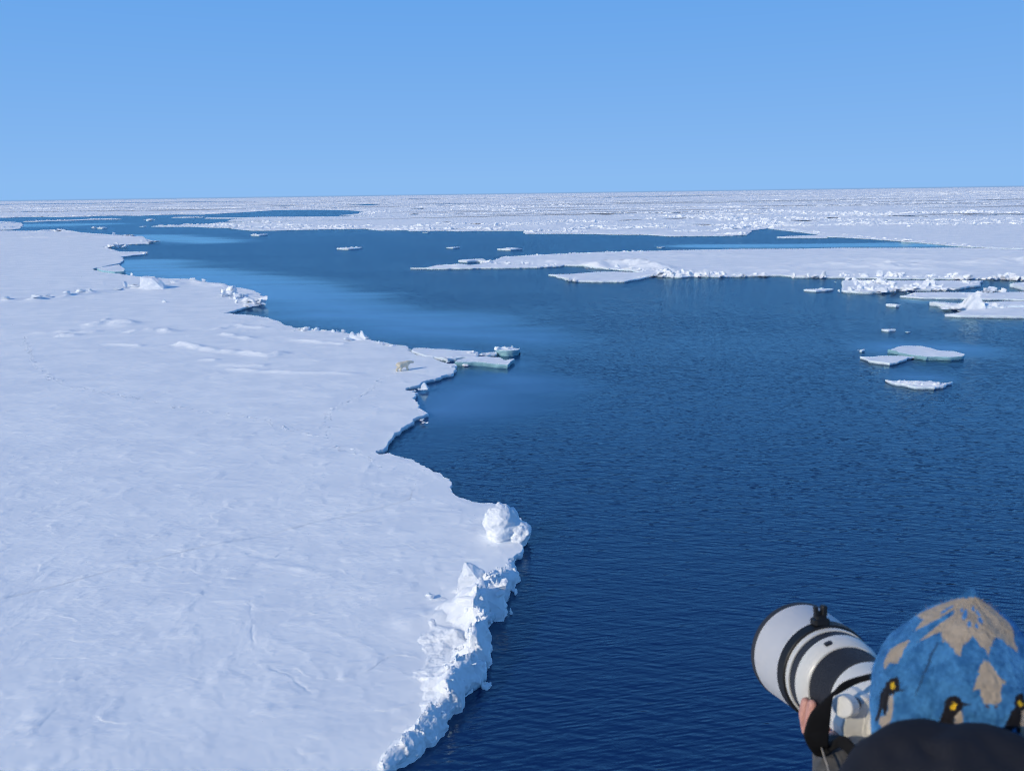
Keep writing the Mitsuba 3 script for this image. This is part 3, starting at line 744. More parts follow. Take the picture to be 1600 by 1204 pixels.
FB = floe([(1318, 457.6, 0), (1340, 459, 0), (1362, 459.4, 0), (1394, 457.6, 0), (1412, 454.6, 0), (1440, 455.4, 0), (1500, 452.8, 0), (1528, 449, 0), (1536, 442, 0), (1520, 438.4, 1), (1400, 438, 1), (1330, 437.2, 1), (1318, 438, 1)], 'jumbled floe heaped with broken ice in front of the right end of the middle floe', 0.5, 3)
rubble(FB, ats([(1326, 442), (1350, 446), (1330, 436)], 0.5), 2.4, 34, (0.5, 2.0), rg)
rubble(FB, ats([(1340, 452), (1380, 452), (1420, 448), (1452, 447)], 0.5), 4.0, 140, (0.45, 2.2), rg)
rubble(FB, ats([(1350, 442), (1400, 443), (1440, 446)], 0.5), 3.0, 60, (0.5, 2.2), rg)
rubble(FB, ats([(1440, 448), (1454, 446)], 0.4), 1.0, 7, (1.6, 2.6), rg, tall=1.5)
rubble(FB, ats([(1460, 453), (1490, 452.5)], 0.4), 1.0, 20, (0.5, 1.5), rg)
rubble(FB, ats([(1500, 443), (1530, 442)], 0.4), 1.5, 20, (0.6, 2.0), rg)

FC = floe([(1406, 465, 0), (1440, 467.6, 0), (1510, 468.6, 0), (1600, 471, 0), (1760, 474, 0), (1900, 468, 0), (1860, 456, 1), (1720, 452, 1), (1600, 455.5, 1), (1550, 457.5, 1), (1500, 456.4, 1), (1430, 456.4, 1), (1418, 460, 1)], 'thin flat floe between the jumbled floe and the slab with the white peak', 0.35, 4)
rubble(FC, ats([(1535, 457), (1560, 452), (1568, 455)], 0.35), 1.6, 40, (0.5, 1.9), rg)
rubble(FC, ats([(1420, 461), (1500, 460), (1580, 462)], 0.35), 1.6, 36, (0.3, 0.9), rg)
FE = floe([(1578, 449, 0), (1600, 455.5, 0), (1690, 456, 0), (1740, 448, 0), (1700, 440, 1), (1600, 440.5, 1), (1582, 442, 1)], 'small white floe at the right edge of the picture behind the thin flat floe', 0.8, 5, edge='bare_ice')
rubble(FE, ats([(1585, 443), (1620, 444)], 0.8), 2.0, 14, (0.6, 1.8), rg)

FD = floe([(1476, 495, 0), (1500, 496.6, 0), (1540, 497.2, 0), (1600, 498, 0), (1760, 500, 0), (1900, 496, 0), (1960, 484, 0), (1900, 476, 1), (1760, 470, 1), (1600, 474, 1), (1540, 478, 1), (1510, 484, 1), (1494, 489, 1)], 'large smooth ice slab with a sharp straight front at the right edge of the picture', 0.45, 6, amp=0.03)
FP = floe([(1434, 475.5, 0), (1460, 478.6, 0), (1480, 482, 0), (1500, 485, 0), (1530, 486, 0), (1590, 484, 0), (1640, 482, 0), (1640, 470, 1), (1584, 470, 1), (1540, 472, 1), (1500, 474, 1), (1460, 471, 1), (1445, 472, 1)], 'white floe carrying a tall pointed ice peak behind the large smooth slab', 0.7, 7, relief=0.5, amp=0.07)
slab(FP, 1519, 481, 0.5, [(-2.6, -0.6, -.4), (2.0, -1.0, -.4), (2.4, 0.8, -.4), (-2.2, 1.2, -.4), (-0.2, 0.3, 2.3), (0.5, 0.5, 2.55), (0.9, 0.1, 2.3), (-1.2, 0.0, 1.3), (-1.7, 0.2, 1.0), (1.7, 0.3, 1.2)], 9, cell=0.3, amp=0.16, name='ice_peak', label='tall pointed ice peak')
rubble(FP, ats([(1540, 479), (1560, 477), (1590, 478)], 0.7), 1.6, 22, (0.6, 1.6), rg)
rubble(FP, ats([(1440, 475), (1480, 478), (1500, 480)], 0.7), 1.0, 18, (0.5, 1.5), rg)

A = floe([(1387, 551, 0), (1405, 556.5, 0), (1425, 560, 0), (1447, 563, 0), (1480, 563.5, 0), (1502, 562, 0), (1509, 557.5, 0), (1507, 553, 1), (1490, 548.5, 1), (1465, 547, 1), (1455, 543.6, 1), (1440, 540.5, 1), (1420, 539.5, 1), (1404, 541, 1), (1391, 546, 1)], 'larger flat white floe of the pair floating alone on open water', 0.45, 8, edge='turquoise_ice', amp=0.05, under=0.05)
B = floe([(1343.5, 561, 0), (1360, 568, 0), (1390, 571.6, 0), (1402, 570, 0), (1416, 564.5, 0), (1428, 561.5, 0), (1424, 557, 1), (1412, 556, 1), (1380, 555.4, 1), (1360, 557, 1)], 'thinner tilted floe touching the front left of the larger lone floe', 0.35, 9, amp=0.06, under=0.1)
C = floe([(1383, 597.5, 0), (1400, 603, 0), (1430, 608.5, 0), (1460, 609.5, 0), (1478, 605, 0), (1488, 600.6, 0), (1470, 598.6, 1), (1455, 594.6, 1), (1440, 595.5, 1), (1415, 594.6, 1), (1400, 595, 1)], 'crumbly bumpy floe, nearest of those on the open water at right', 0.32, 10, relief=0.5)
rubble(C, ats([(1400, 597), (1440, 600), (1470, 601)], 0.3), 0.8, 40, (0.15, 0.5), rg, big_px=14)
for pts, lab, h, s in [
        ([(1256, 455, 0), (1275, 457, 0), (1290, 456, 0), (1302, 454, 0), (1300, 450.6, 1), (1280, 451, 1), (1262, 451.5, 1)], 'small white floe drifting just left of the jumbled floe', 0.4, 20),
        ([(1384, 479, 0), (1400, 480.6, 0), (1419, 479, 0), (1410, 476, 1), (1395, 474.6, 1), (1386, 474.4, 1)], 'small white floe drifting below the thin flat floe', 0.5, 21),
        ([(1377, 517, 0), (1388, 518.6, 0), (1399, 517.5, 0), (1397, 513.8, 1), (1384, 514, 1)], 'short white floe drifting above the lone pair of floes', 0.3, 22),
        ([(1415, 519, 0), (1419, 520.2, 0), (1423, 519, 0), (1419, 518, 1)], 'tiny ice scrap right of the short white floe', 0.12, 23),
        ([(1340, 549, 0), (1346, 550.6, 0), (1351, 548.6, 0), (1348, 545.4, 1), (1343, 547.6, 1)], 'tiny ice scrap left of the lone pair of floes', 0.25, 24),
        ([(526, 389.5, 0), (545, 390.8, 0), (560, 389.6, 0), (566, 388, 0), (552, 386.4, 1), (535, 386.8, 1)], 'small narrow floe adrift in the middle of the wide open water', 0.5, 25),
        ([(697, 388, 0), (708, 388.8, 0), (719, 387.6, 0), (712, 386, 1), (702, 386.2, 1)], 'small thin floe adrift left of the humped little floe', 0.4, 26),
        ([(777, 390.8, 0), (798, 392, 0), (816, 390.6, 0), (812, 388, 1), (800, 386.6, 1), (788, 388.2, 1)], 'humped little floe adrift behind the middle floe', 0.6, 27),
        ([(716, 409.6, 0), (730, 411, 0), (748, 409.6, 0), (762, 410.6, 0), (755, 404, 1), (735, 405, 1), (724, 405.2, 1)], 'rough little floe close behind the left end of the middle floe', 0.6, 28),
        ([(392, 368.4, 0), (405, 369.2, 0), (419, 368, 0), (416, 365.6, 1), (402, 366.2, 1)], 'small rough floe adrift in front of the far pack edge', 0.7, 29),
        ([(152, 357.6, 0), (160, 358.2, 0), (168, 357.4, 0), (160, 355.4, 1)], 'small white hump of ice far off at the left', 0.9, 30),
        ([(228, 345.2, 0), (232, 345.6, 0), (236, 345, 0), (232, 343.6, 1)], 'tiny far white speck of ice before the pack', 0.9, 31),
        ([(218, 354.3, 0), (224, 354.6, 0), (230, 354, 0), (224, 353.2, 1)], 'tiny flat scrap off the tip of the pack ice', 0.3, 32),
        ([(1026, 387.2, 0), (1034, 387.6, 0), (1038, 386.6, 0), (1031, 386, 1)], 'tiny ice scrap in the far channel behind the middle floe', 0.3, 33),
        ([(660, 363.6, 0), (668, 363.9, 0), (672, 363.3, 0), (666, 362.8, 1)], 'tiny ice scrap just off the far pack edge', 0.3, 34)]:
    key = floe(pts, lab, h, s, relief=0.5 * h, amp=0.08)
    c = np.mean([at(x, y, h * z)[:2] for x, y, z in pts], axis=0)
    w = np.ptp([at(x, y, 0)[0] for x, y, z in pts])
    if s not in (22, 23, 26, 32, 33, 34):
        rubble(key, np.array([c - [w * 0.3, 0], c + [w * 0.3, 0]]), 0.12 * w, 12, (0.05 * w, 0.16 * w), rg, z=h * 0.8, big_px=12)

# far floes at the left
FL = floe([(-40, 360, 0), (0, 359.6, 0), (20, 359.2, 0), (31, 358, 0), (36, 352, 0), (33, 348, 1), (10, 346, 1), (-40, 346, 1)], 'far white floe heaped with rubble at the left edge of the picture', 0.4, 40, k=0.008, snow='far_snow')
rubble(FL, ats([(-10, 349), (10, 348), (30, 349)], 0.4), 6, 70, (0.8, 3.6), rg, snow='far_snow')
rubble(FL, ats([(-10, 356), (28, 355)], 0.4), 6, 60, (0.8, 2.6), rg, snow='far_snow')
FM = floe([(36, 347, 0), (60, 346.8, 0), (110, 345.4, 0), (160, 343.6, 0), (190, 343, 0), (190, 342.2, 1), (165, 341, 1), (110, 343.4, 1), (60, 345, 1), (40, 345.6, 1)], 'long thin strip of ice far off across the channel at the left', 0.4, 41, k=0.008, snow='far_snow')
rubble(FM, ats([(60, 345.5), (82, 344), (112, 344.3)], 0.4), 6, 36, (0.8, 2.6), rg, snow='far_snow')
rubble(FM, ats([(140, 343), (175, 342)], 0.4), 8, 50, (0.8, 2.2), rg, snow='far_snow')
FN = floe([(268, 340.4, 0), (290, 340.6, 0), (316, 340.2, 0), (318, 339, 1), (290, 338.6, 1), (272, 339.2, 1)], 'short far strip of ice between the two far channels', 0.4, 42, k=0.008, snow='far_snow')
rubble(FN, ats([(272, 339.6), (315, 339.4)], 0.4), 6, 40, (0.8, 2.2), rg, snow='far_snow')

# ------------------------------------------------------------------ blocks, heaps and broken plates on and beside the left ice sheet
def lump(px, py, w, h, label, seed, name='ice_block', squash=0.8, cell=None, n=11, rot=None, sink=0.15, amp=0.08):
    """A block standing on the sheet at a photograph point, w by h pixels of the photograph in size."""
    x, y, _ = at(px, py, TOP)
    g = ground(x, y)
    m_px = math.hypot(x, y) / FPX
    r_ = np.random.default_rng(seed)
    dims = np.array([w * m_px, w * m_px * squash, h * m_px * 1.1])
    m = chunk(r_, dims, cell or float(dims.min()) * 0.22, amp, n=n)
    m = place(m, (x, y, g + dims[2] * (0.5 - sink)), rot)
    return single(name, m, 'snow', 45, label, 'ice block')


_x, _y, _ = at(241, 451, TOP)
_s = math.hypot(_x, _y) / FPX
_d = np.array([33, 26, 17]) * _s
_t = slab(None, 241, 451, 0, np.array([(-.5, -.35, -.1), (-.5, .35, -.1), (.5, -.25, -.1), (.5, .25, -.1), (-.46, -.2, 1), (-.42, .2, .98), (.05, .1, .95), (.38, 0, .55), (.05, -.2, .8)]) * _d, 3, cell=0.5, amp=0.10)
_t.apply_translation([_x - at(241, 451, 0)[0], _y - at(241, 451, 0)[1], ground(_x, _y)])
single('ice_slab', _t, 'snow', 30, 'big upright white slab, largest block of the row crossing the far left snow', 'ice block')
lump(197, 449, 7, 12, 'slim upright white block just left of the big slab', 2)
lump(211, 450.5, 20, 6, 'low broken white block between the upright block and the big slab', 3)
for px, py, w, h, lab in [(184, 454, 14, 5, 'low white hump left of the slim upright block'), (142, 459, 7, 4, 'tiny white block right of the wide white mound'), (125, 460, 17, 7, 'wide white mound in the left half of the block row'), (105, 463.5, 11, 5, 'small pale mound left of the wide white mound'),
                          (58, 468.5, 15, 6, 'white mound near the left end of the block row'), (76, 466, 8, 4, 'tiny block right of the mound at the left end of the row'), (8, 471, 14, 4, 'low greyish mound at the left edge of the picture'), (274, 442, 13, 4, 'flat white block right of the big slab, near the far edge'),
                          (303, 440.5, 13, 7, 'rounded white block on the far edge of the sheet'), (319, 441.5, 7, 5, 'small block right of the rounded far edge block'), (257, 472, 9, 4, 'small block on the snow below the big slab'), (206, 430.5, 6, 5, 'small lone spike of ice on the far edge beyond the block row')]:
    lump(px, py, w, h, lab, int(px) + 7)


def heap(label, spots, seed, z=None, name='ice_heap', cat='ice heap', blocks='ice_block', bsdf='snow', horns=()):
    key = thing(name, label, cat)
    r_ = np.random.default_rng(seed)
    for px, py, w, h in spots:
        x, y, _ = at(px, py, TOP)
        g = (TOP if z is None else z)
        s = math.hypot(x, y) / FPX
        dims = np.array([w * s, w * s * r_.uniform(.6, .9), h * s * 1.1])
        for k in range(5 if w > 12 else 3 if w > 7 else 2):
            d = dims * (1.0 if w <= 7 else (0.72, 0.6, 0.5, 0.45, 0.4)[k]) * np.array([1, 1, r_.uniform(.8, 1.15)])
            m = chunk(r_, d, float(d.min()) * 0.24, 0.09, n=9)
            o = np.array([0, 0]) if k == 0 else r_.normal(size=2) * dims[:2] * 0.3
            part(key, blocks, place(m, (x + o[0], y + o[1], g + d[2] * 0.32), turn(r_, 0.22)), bsdf, 45)
    for px, py, w, h in horns:
        x, y, _ = at(px, py, TOP)
        s = math.hypot(x, y) / FPX
        d = np.array([w * s, w * s, h * s])
        m = m3.Manifold.hull_points(np.array([(-.5, -.4, 0), (.5, -.35, 0), (.45, .4, 0), (-.45, .45, 0), (-.1, 0, 1), (.08, .05, .95), (-.35, .1, .5), (.3, .2, .55)]) * d).to_mesh()
        v, f = trimesh.remesh.subdivide_to_size(m.vert_properties[:, :3], m.tri_verts, float(d.min()) * .25)
        t = trimesh.Trimesh(v, f)
        t.vertices += t.vertex_normals * (0.12 * d[0] * (nfbm(t.vertices * 2.5 + px, 2, 3) - 0.5))[:, None]
        part(key, blocks, place(t, (x, y, TOP - 0.1)), bsdf, 45)
    return key


heap('tall heap of white ice blocks on the corner of the sheet beside the first bay', [(361, 462, 32, 26), (352, 463, 20, 14), (372, 466, 24, 14), (396, 472, 34, 20), (384, 472, 20, 14), (406, 474, 18, 16), (410, 476, 10, 8), (390, 478, 30, 6)], 4)
heap('low white block heap on the sheet edge between the first bay and the horned block', [(480, 516, 26, 9), (496, 517, 18, 12), (470, 515.5, 14, 6), (509, 517.5, 8, 4), (527, 518.5, 7, 5), (538, 519, 6, 7)], 5)
heap('horned white block heap on the sheet edge upper left of the bear', [(558, 529, 28, 12), (560, 526, 16, 9), (574, 530, 12, 6)], 6, horns=[(551, 529.5, 15, 13), (566, 529.5, 14, 14), (558, 530, 20, 8)])
heap('small scatter of white rubble on the sheet edge just above the bear', [(592, 537, 9, 7), (600, 538.5, 10, 9), (607, 540, 8, 8), (613, 541.5, 7, 4)], 7)
heap('white ice heap on the rim of the notched far bay at left', [(180, 386, 22, 9), (172, 386.5, 12, 6), (188, 385.5, 9, 7), (183, 383, 8, 6)], 8)
heap('flat white rubble on the far tip of the left ice sheet', [(203, 369.5, 20, 5), (178, 367, 6, 4), (236, 379, 14, 5), (229, 377, 9, 4), (226, 396.5, 8, 6)], 9)
heap('faint white mound on the farthest edge of the left ice sheet', [(95, 361, 22, 5), (64, 362, 8, 4)], 10)
heap('small spiky ice piece at the sheet edge below the bear', [(655, 606, 12, 5), (668, 603, 9, 5), (648, 608, 10, 3)], 11, z=0.2, horns=[(663, 606, 13, 11)])
heap('low broken ice bits off the little point below the spiky piece', [(658, 652, 12, 4), (660, 656, 13, 4), (652, 648, 9, 4)], 12, z=0.15)
heap('low rubble along the crack right of the bear', [(696, 561, 9, 7), (690, 562.5, 10, 3), (706, 558.5, 9, 4), (716, 557.5, 8, 3), (706, 573, 10, 5), (699, 566, 10, 3)], 13)

G3 = floe([(646, 554, 0), (662, 559.4, 0), (684, 563.4, 0), (700, 566.4, 0), (713, 564.2, 0), (727, 562.4, 0), (745, 561.2, 0), (747, 555, 0), (737, 547.5, 1), (724, 547.6, 1), (702, 545.8, 1), (682, 545, 1), (660, 543.2, 1), (647, 543.4, 1)], 'pale ice plate cracked off the sheet behind the bear', 0.42, 50)
heap('knobbly white lump on the end of the cracked plate behind the bear', [(740, 551, 10, 9), (733, 551.5, 12, 5), (744, 554, 6, 5)], 14)
G1 = floe([(711, 571, 0), (728, 571.6, 0), (744, 571.6, 0), (771, 574.6, 0), (793, 576, 0), (797, 571, 0), (804, 566.5, 0), (789, 562.6, 1), (782, 558.6, 1), (757, 556.6, 1), (732, 557, 1), (714, 562, 1)], 'flat ice plate with a greenish underside floating right of the bear', 0.5, 51, edge='turquoise_ice', amp=0.05, under=0.1)
rubble(G1, ats([(714, 569), (742, 570)], 0.2), 0.5, 14, (0.3, 0.8), np.random.default_rng(6), z=0.1, low=(0.4, 0.6))
G2 = floe([(770, 554, 0), (784, 556, 0), (800, 556.6, 0), (810, 555, 0), (813, 551, 0), (810, 544.6, 1), (795, 542, 1), (778, 543, 1), (770, 548, 1)], 'humped ice chunk with a dark turquoise side, outermost of the pieces off the point', 0.75, 52, edge='turquoise_ice', amp=0.05, under=0.05)
rubble(G2, ats([(776, 546), (792, 544), (800, 545)], 0.75), 0.5, 10, (0.35, 0.9), np.random.default_rng(16), z=0.75)
G4 = floe([(744, 557.6, 0), (760, 558.6, 0), (775, 557, 0), (776, 552, 0), (766, 550.4, 1), (752, 552, 1)], 'low white ice fragment wedged between the plate and the turquoise chunk', 0.3, 53)
rubble(G4, ats([(753, 555), (766, 553)], 0.3), 0.4, 8, (0.3, 0.7), np.random.default_rng(17), z=0.3)
G5 = floe([(146, 421.6, 0), (163, 428, 0), (180, 429.6, 0), (194, 429, 0), (195, 421, 1), (186, 413.2, 1), (172, 415.5, 1), (150, 419, 1)], 'tilted white slab with a blue side in the far notch of the left sheet', 0.9, 54, edge='turquoise_ice', amp=0.04)

def settle(pos):
    a = np.array(pos)
    a[:, 2] += TOP + sheet_relief(a[:, 0], a[:, 1], np.full(len(a), 9.0))
    return a


# paw prints: small clods of snow thrown up along the two trails
TRAILS = [[(622, 581), (596, 594), (572, 616), (536, 630), (516, 642), (504, 660), (508, 680), (520, 694), (532, 702), (560, 708), (584, 720), (592, 732)],
          [(38, 526), (44, 544), (52, 568), (66, 580), (104, 602), (156, 612), (224, 624), (280, 636), (344, 646), (384, 650), (424, 660), (452, 671), (500, 680)]]
rt = np.random.default_rng(90)
SHEET = Polygon(outline)
shapely.prepare(SHEET)
for line in TRAILS:
    q = ats(line, TOP)
    seg = np.concatenate([[0], np.cumsum(np.linalg.norm(np.diff(q, axis=0), axis=1))])
    pos, dim = [], []
    t = 0.0
    while t < seg[-1]:
        c = np.array([np.interp(t, seg, q[:, k]) for k in (0, 1)])
        for _ in range(rt.integers(1, 4)):
            p = c + rt.normal(size=2) * 0.22
            s = rt.uniform(0.22, 0.42)
            pos.append((*p, s * 0.01))
            dim.append((s * 1.4, s * 0.8, s * 0.24))
        t += rt.uniform(0.35, 0.75)
    part('ice_sheet', 'paw_track', scatter(settle(pos), dim, rt), 'snow', 60, kind='stuff')

# ------------------------------------------------------------------ the polar bear


def ball(p, r, n=20):
    return m3.Manifold.sphere(r, n).translate([float(v) for v in p])


def limb(*joints):
    out = m3.Manifold()
    for (p, r), (q, s) in zip(joints, joints[1:]):
        out = out + m3.Manifold.batch_hull([ball(p, r), ball(q, s)])
    return out


def skin(man, length, rounds=12, lamb=0.5, mu=0.53):
    m = man.refine_to_length(length).to_mesh()
    t = trimesh.Trimesh(m.vert_properties[:, :3], m.tri_verts)
    t.merge_vertices()
    trimesh.smoothing.filter_taubin(t, lamb=lamb, nu=mu, iterations=rounds)
    return t


bear = limb(((-.82, 0, .84), .27), ((-.60, 0, .86), .35), ((-.12, 0, .82), .38), ((.35, 0, .86), .36), ((.60, 0, .97), .27), ((.90, 0, 1.0), .20), ((1.12, 0, .99), .165), ((1.24, 0, .96), .14), ((1.42, 0, .90), .07))
bear += limb(((.42, 0, 1.02), .2), ((.62, 0, 1.03), .2)) + limb(((-.95, 0, .92), .1), ((-1.12, 0, .82), .05))
for s, dx, hx in ((1, 0.16, -0.22), (-1, -0.10, 0.14)):
    bear += limb(((.40, s * .17, .78), .21), ((.38 + dx * .4, s * .21, .50), .145), ((.46 + dx, s * .21, .22), .105), ((.47 + dx, s * .21, .09), .10), ((.60 + dx, s * .21, .06), .065))
    bear += limb(((-.66, s * .17, .76), .27), ((-.50 + hx * .5, s * .21, .50), .18), ((-.78 + hx, s * .21, .28), .11), ((-.74 + hx, s * .21, .09), .10), ((-.58 + hx, s * .21, .06), .068))
    bear += ball((1.10, s * .12, 1.12), 0.05, 12)
body = skin(bear, 0.05, 10)
body.vertices += body.vertex_normals * ((nfbm(body.vertices * [5, 5, 3], 3, 3) - 0.5) * 0.05)[:, None]
BX, BY, _ = at(631.5, 579, TOP)
BZ = ground(BX, BY) - 0.02
heading = math.atan2(0.55, 0.83)
M_bear = trimesh.transformations.translation_matrix([BX, BY, BZ]) @ trimesh.transformations.rotation_matrix(heading, [0, 0, 1])


def fur(p, n, uv):
    return mix((0.62, 0.54, 0.40), (0.80, 0.74, 0.62), dfbm(p.x * 6, p.y * 6, p.z * 3, 3))


scene['fur'] = {'type': 'bumpmap', 'arbitrary': proc(lambda p, n, uv: 0.03 * dfbm(p.x * 18, p.y * 18, p.z * 9, 2), 0.01), 'scale': 1.0, 'bsdf': {'type': 'diffuse', 'reflectance': proc(fur)}}
scene['nose_black'] = {'type': 'principled', 'base_color': rgb(0.02, 0.018, 0.016), 'roughness': 0.4}
BEAR = thing('polar_bear', 'cream polar bear walking away to the right across the snow near the ice edge', 'polar bear')
M_bear = M_bear @ np.diag([.88, .88, .92, 1])
body.apply_transform(M_bear)
part(BEAR, 'body', body, 'fur', True)
for nm, p, r in (('nose', (1.485, 0, .905), .038), ('eye', (1.27, .095, 1.02), .02), ('eye', (1.27, -.095, 1.02), .02)):
    t = trimesh.creation.icosphere(2, r)
    t.apply_translation(p)
    t.apply_transform(M_bear)
    part(BEAR, nm, t, 'nose_black', True)

# ------------------------------------------------------------------ the photographer
HPROF = np.array([(0, .002), (.006, .0067), (.014, .0124), (.024, .0306), (.036, .0484), (.05, .06), (.065, .0746), (.085, .0874), (.11, .096), (.15, .0995), (.2, .0993), (.25, .0922)])
HTIP = deep(1520, 919, 0.9)
HZ = np.array([-.0356, .2483, 1.0]) / np.linalg.norm([-.0356, .2483, 1.0])
HB = EYE - HTIP
HB = HB - (HB @ HZ) * HZ
HB /= np.linalg.norm(HB)
HA = -np.cross(HB, HZ)
if HA @ RIGHT < 0:
    HA = -HA
PATTERN = {
    'star': [(-0.1592, 0.0233), (-0.1592, 0.0317), (-0.1592, 0.0361), (-0.1458, 0.0385), (-0.1107, 0.0369), (-0.1018, 0.0485), (-0.0794, 0.0341), (-0.0616, 0.0217), (-0.045, 0.0245), (-0.0616, 0.0353), (-0.0775, 0.0564), (-0.0526, 0.0429), (-0.045, 0.0433), (-0.0373, 0.0485), (-0.0175, 0.052), (-0.0035, 0.06), (-0.0003, 0.0501), (0.0156, 0.0401), (0.0258, 0.0477), (0.0348, 0.0516), (0.0367, 0.0568), (0.0437, 0.0501), (0.059, 0.0409), (0.0724, 0.0441), (0.0833, 0.0516), (0.0916, 0.0564), (0.1094, 0.0441), (0.1292, 0.0333), (0.1279, 0.0253), (0.1541, 0.0197), (0.1592, 0.0158), (0.1413, 0.0094), (-0.0022, 0.0082), (-0.1566, 0.0138)],
    'patch': [(-0.096, 0.0572), (-0.1011, 0.0616), (-0.112, 0.0724), (-0.1101, 0.0883), (-0.1069, 0.0927), (-0.1011, 0.0927), (-0.0979, 0.0843), (-0.0916, 0.0824), (-0.0845, 0.0812), (-0.0852, 0.0732), (-0.0909, 0.0592)],
    'chick': [(0.0303, 0.0604), (0.0239, 0.064), (0.0195, 0.0744), (0.0163, 0.0804), (0.0131, 0.0851), (0.0131, 0.0887), (0.0201, 0.0863), (0.0214, 0.0955), (0.0239, 0.1007), (0.0367, 0.1003), (0.0418, 0.0967), (0.0424, 0.0855), (0.0495, 0.0816), (0.0526, 0.08), (0.0456, 0.0764), (0.0405, 0.0688), (0.0354, 0.062)],
    'p1': [(-0.0852, 0.0975), (-0.0763, 0.0943), (-0.0705, 0.0995), (-0.0686, 0.1047), (-0.0629, 0.1035), (-0.0648, 0.1059), (-0.0699, 0.1071), (-0.0743, 0.1115), (-0.082, 0.1155), (-0.0845, 0.1298), (-0.0884, 0.1418), (-0.0935, 0.1438), (-0.0954, 0.1366), (-0.1018, 0.1486), (-0.1069, 0.1577), (-0.1158, 0.1617), (-0.1088, 0.1494), (-0.1037, 0.133), (-0.1005, 0.1202), (-0.0935, 0.1119), (-0.0928, 0.1051)],
    'p1y': [(-0.0852, 0.1035), (-0.0801, 0.1011), (-0.0763, 0.1047), (-0.0782, 0.1091), (-0.0826, 0.1079)],
    'p1b': [(-0.0763, 0.1127), (-0.0826, 0.1178), (-0.0839, 0.1318), (-0.0884, 0.1422), (-0.0935, 0.145), (-0.1011, 0.1505), (-0.103, 0.1573), (-0.0935, 0.1609), (-0.0858, 0.1557), (-0.0794, 0.147), (-0.0763, 0.131)],
    'p2': [(-0.0137, 0.0991), (-0.0073, 0.0959), (-0.001, 0.0971), (0.0016, 0.1015), (0.0112, 0.1015), (0.0093, 0.1031), (0.0029, 0.1051), (0.0016, 0.1071), (-0.0029, 0.1135), (-0.0054, 0.1159), (-0.0061, 0.1262), (-0.0239, 0.1314), (-0.0207, 0.1234), (-0.0188, 0.1178), (-0.0169, 0.1111), (-0.0169, 0.1043)],
    'p2y': [(-0.0118, 0.1071), (-0.008, 0.1035), (-0.0041, 0.1039), (-0.0041, 0.1087), (-0.0093, 0.1107)],
    'p2b': [(-0.0054, 0.1159), (-0.0029, 0.1123), (0.001, 0.1099), (0.0016, 0.1186), (0.0029, 0.1266), (-0.0054, 0.1282)],
    'p3': [(0.0577, 0.0943), (0.0641, 0.0907), (0.0692, 0.0919), (0.0673, 0.1067), (0.0609, 0.1298), (0.0558, 0.1306), (0.0533, 0.1234), (0.0507, 0.1294), (0.0424, 0.1282), (0.0443, 0.1182), (0.0475, 0.1135), (0.0495, 0.1059), (0.0533, 0.1043)],
    'p3y': [(0.0584, 0.1007), (0.0629, 0.0975), (0.0654, 0.1011), (0.0616, 0.1035)],
    'p3b': [(0.0609, 0.1075), (0.0667, 0.1051), (0.0673, 0.1206), (0.0641, 0.1342), (0.0597, 0.133)],
    'feet1': [(0.0246, 0.1011), (0.0284, 0.1015), (0.0278, 0.1047), (0.0252, 0.1043)],
    'feet2': [(0.0335, 0.1007), (0.038, 0.1011), (0.0373, 0.1039), (0.0341, 0.1047)],
    'seam': [(-0.045, 0.0505), (-0.0405, 0.0528), (-0.0405, 0.0736), (-0.0443, 0.0911), (-0.0482, 0.1071), (-0.0495, 0.1059), (-0.0469, 0.0907), (-0.0443, 0.0724)],  # thin dark blue line running down the knit
}
FLAKES = [(-0.0067, 0.0233, 0.008, 0.004), (0.0086, 0.0301, 0.0057, 0.0024), (0.0258, 0.0185, 0.008, 0.0024), (0.0418, 0.0221, 0.008, 0.0024), (0.0399, 0.0273, 0.007, 0.0024), (0.0246, 0.0317, 0.0038, 0.002), (-0.0246, 0.0205, 0.008, 0.0016), (-0.0833, 0.0249, 0.008, 0.002), (-0.0833, 0.0209, 0.008, 0.002)]


def inside(poly, s, v):
    w = mi.Bool(False)
    n = len(poly)
    for i in range(n):
        (x0, y0), (x1, y1) = poly[i], poly[(i + 1) % n]
        if y0 == y1:
            continue
        c = ((v < y0) != (v < y1)) & (s < x0 + (v - y0) * ((x1 - x0) / (y1 - y0)))
        w = w ^ c
    return w


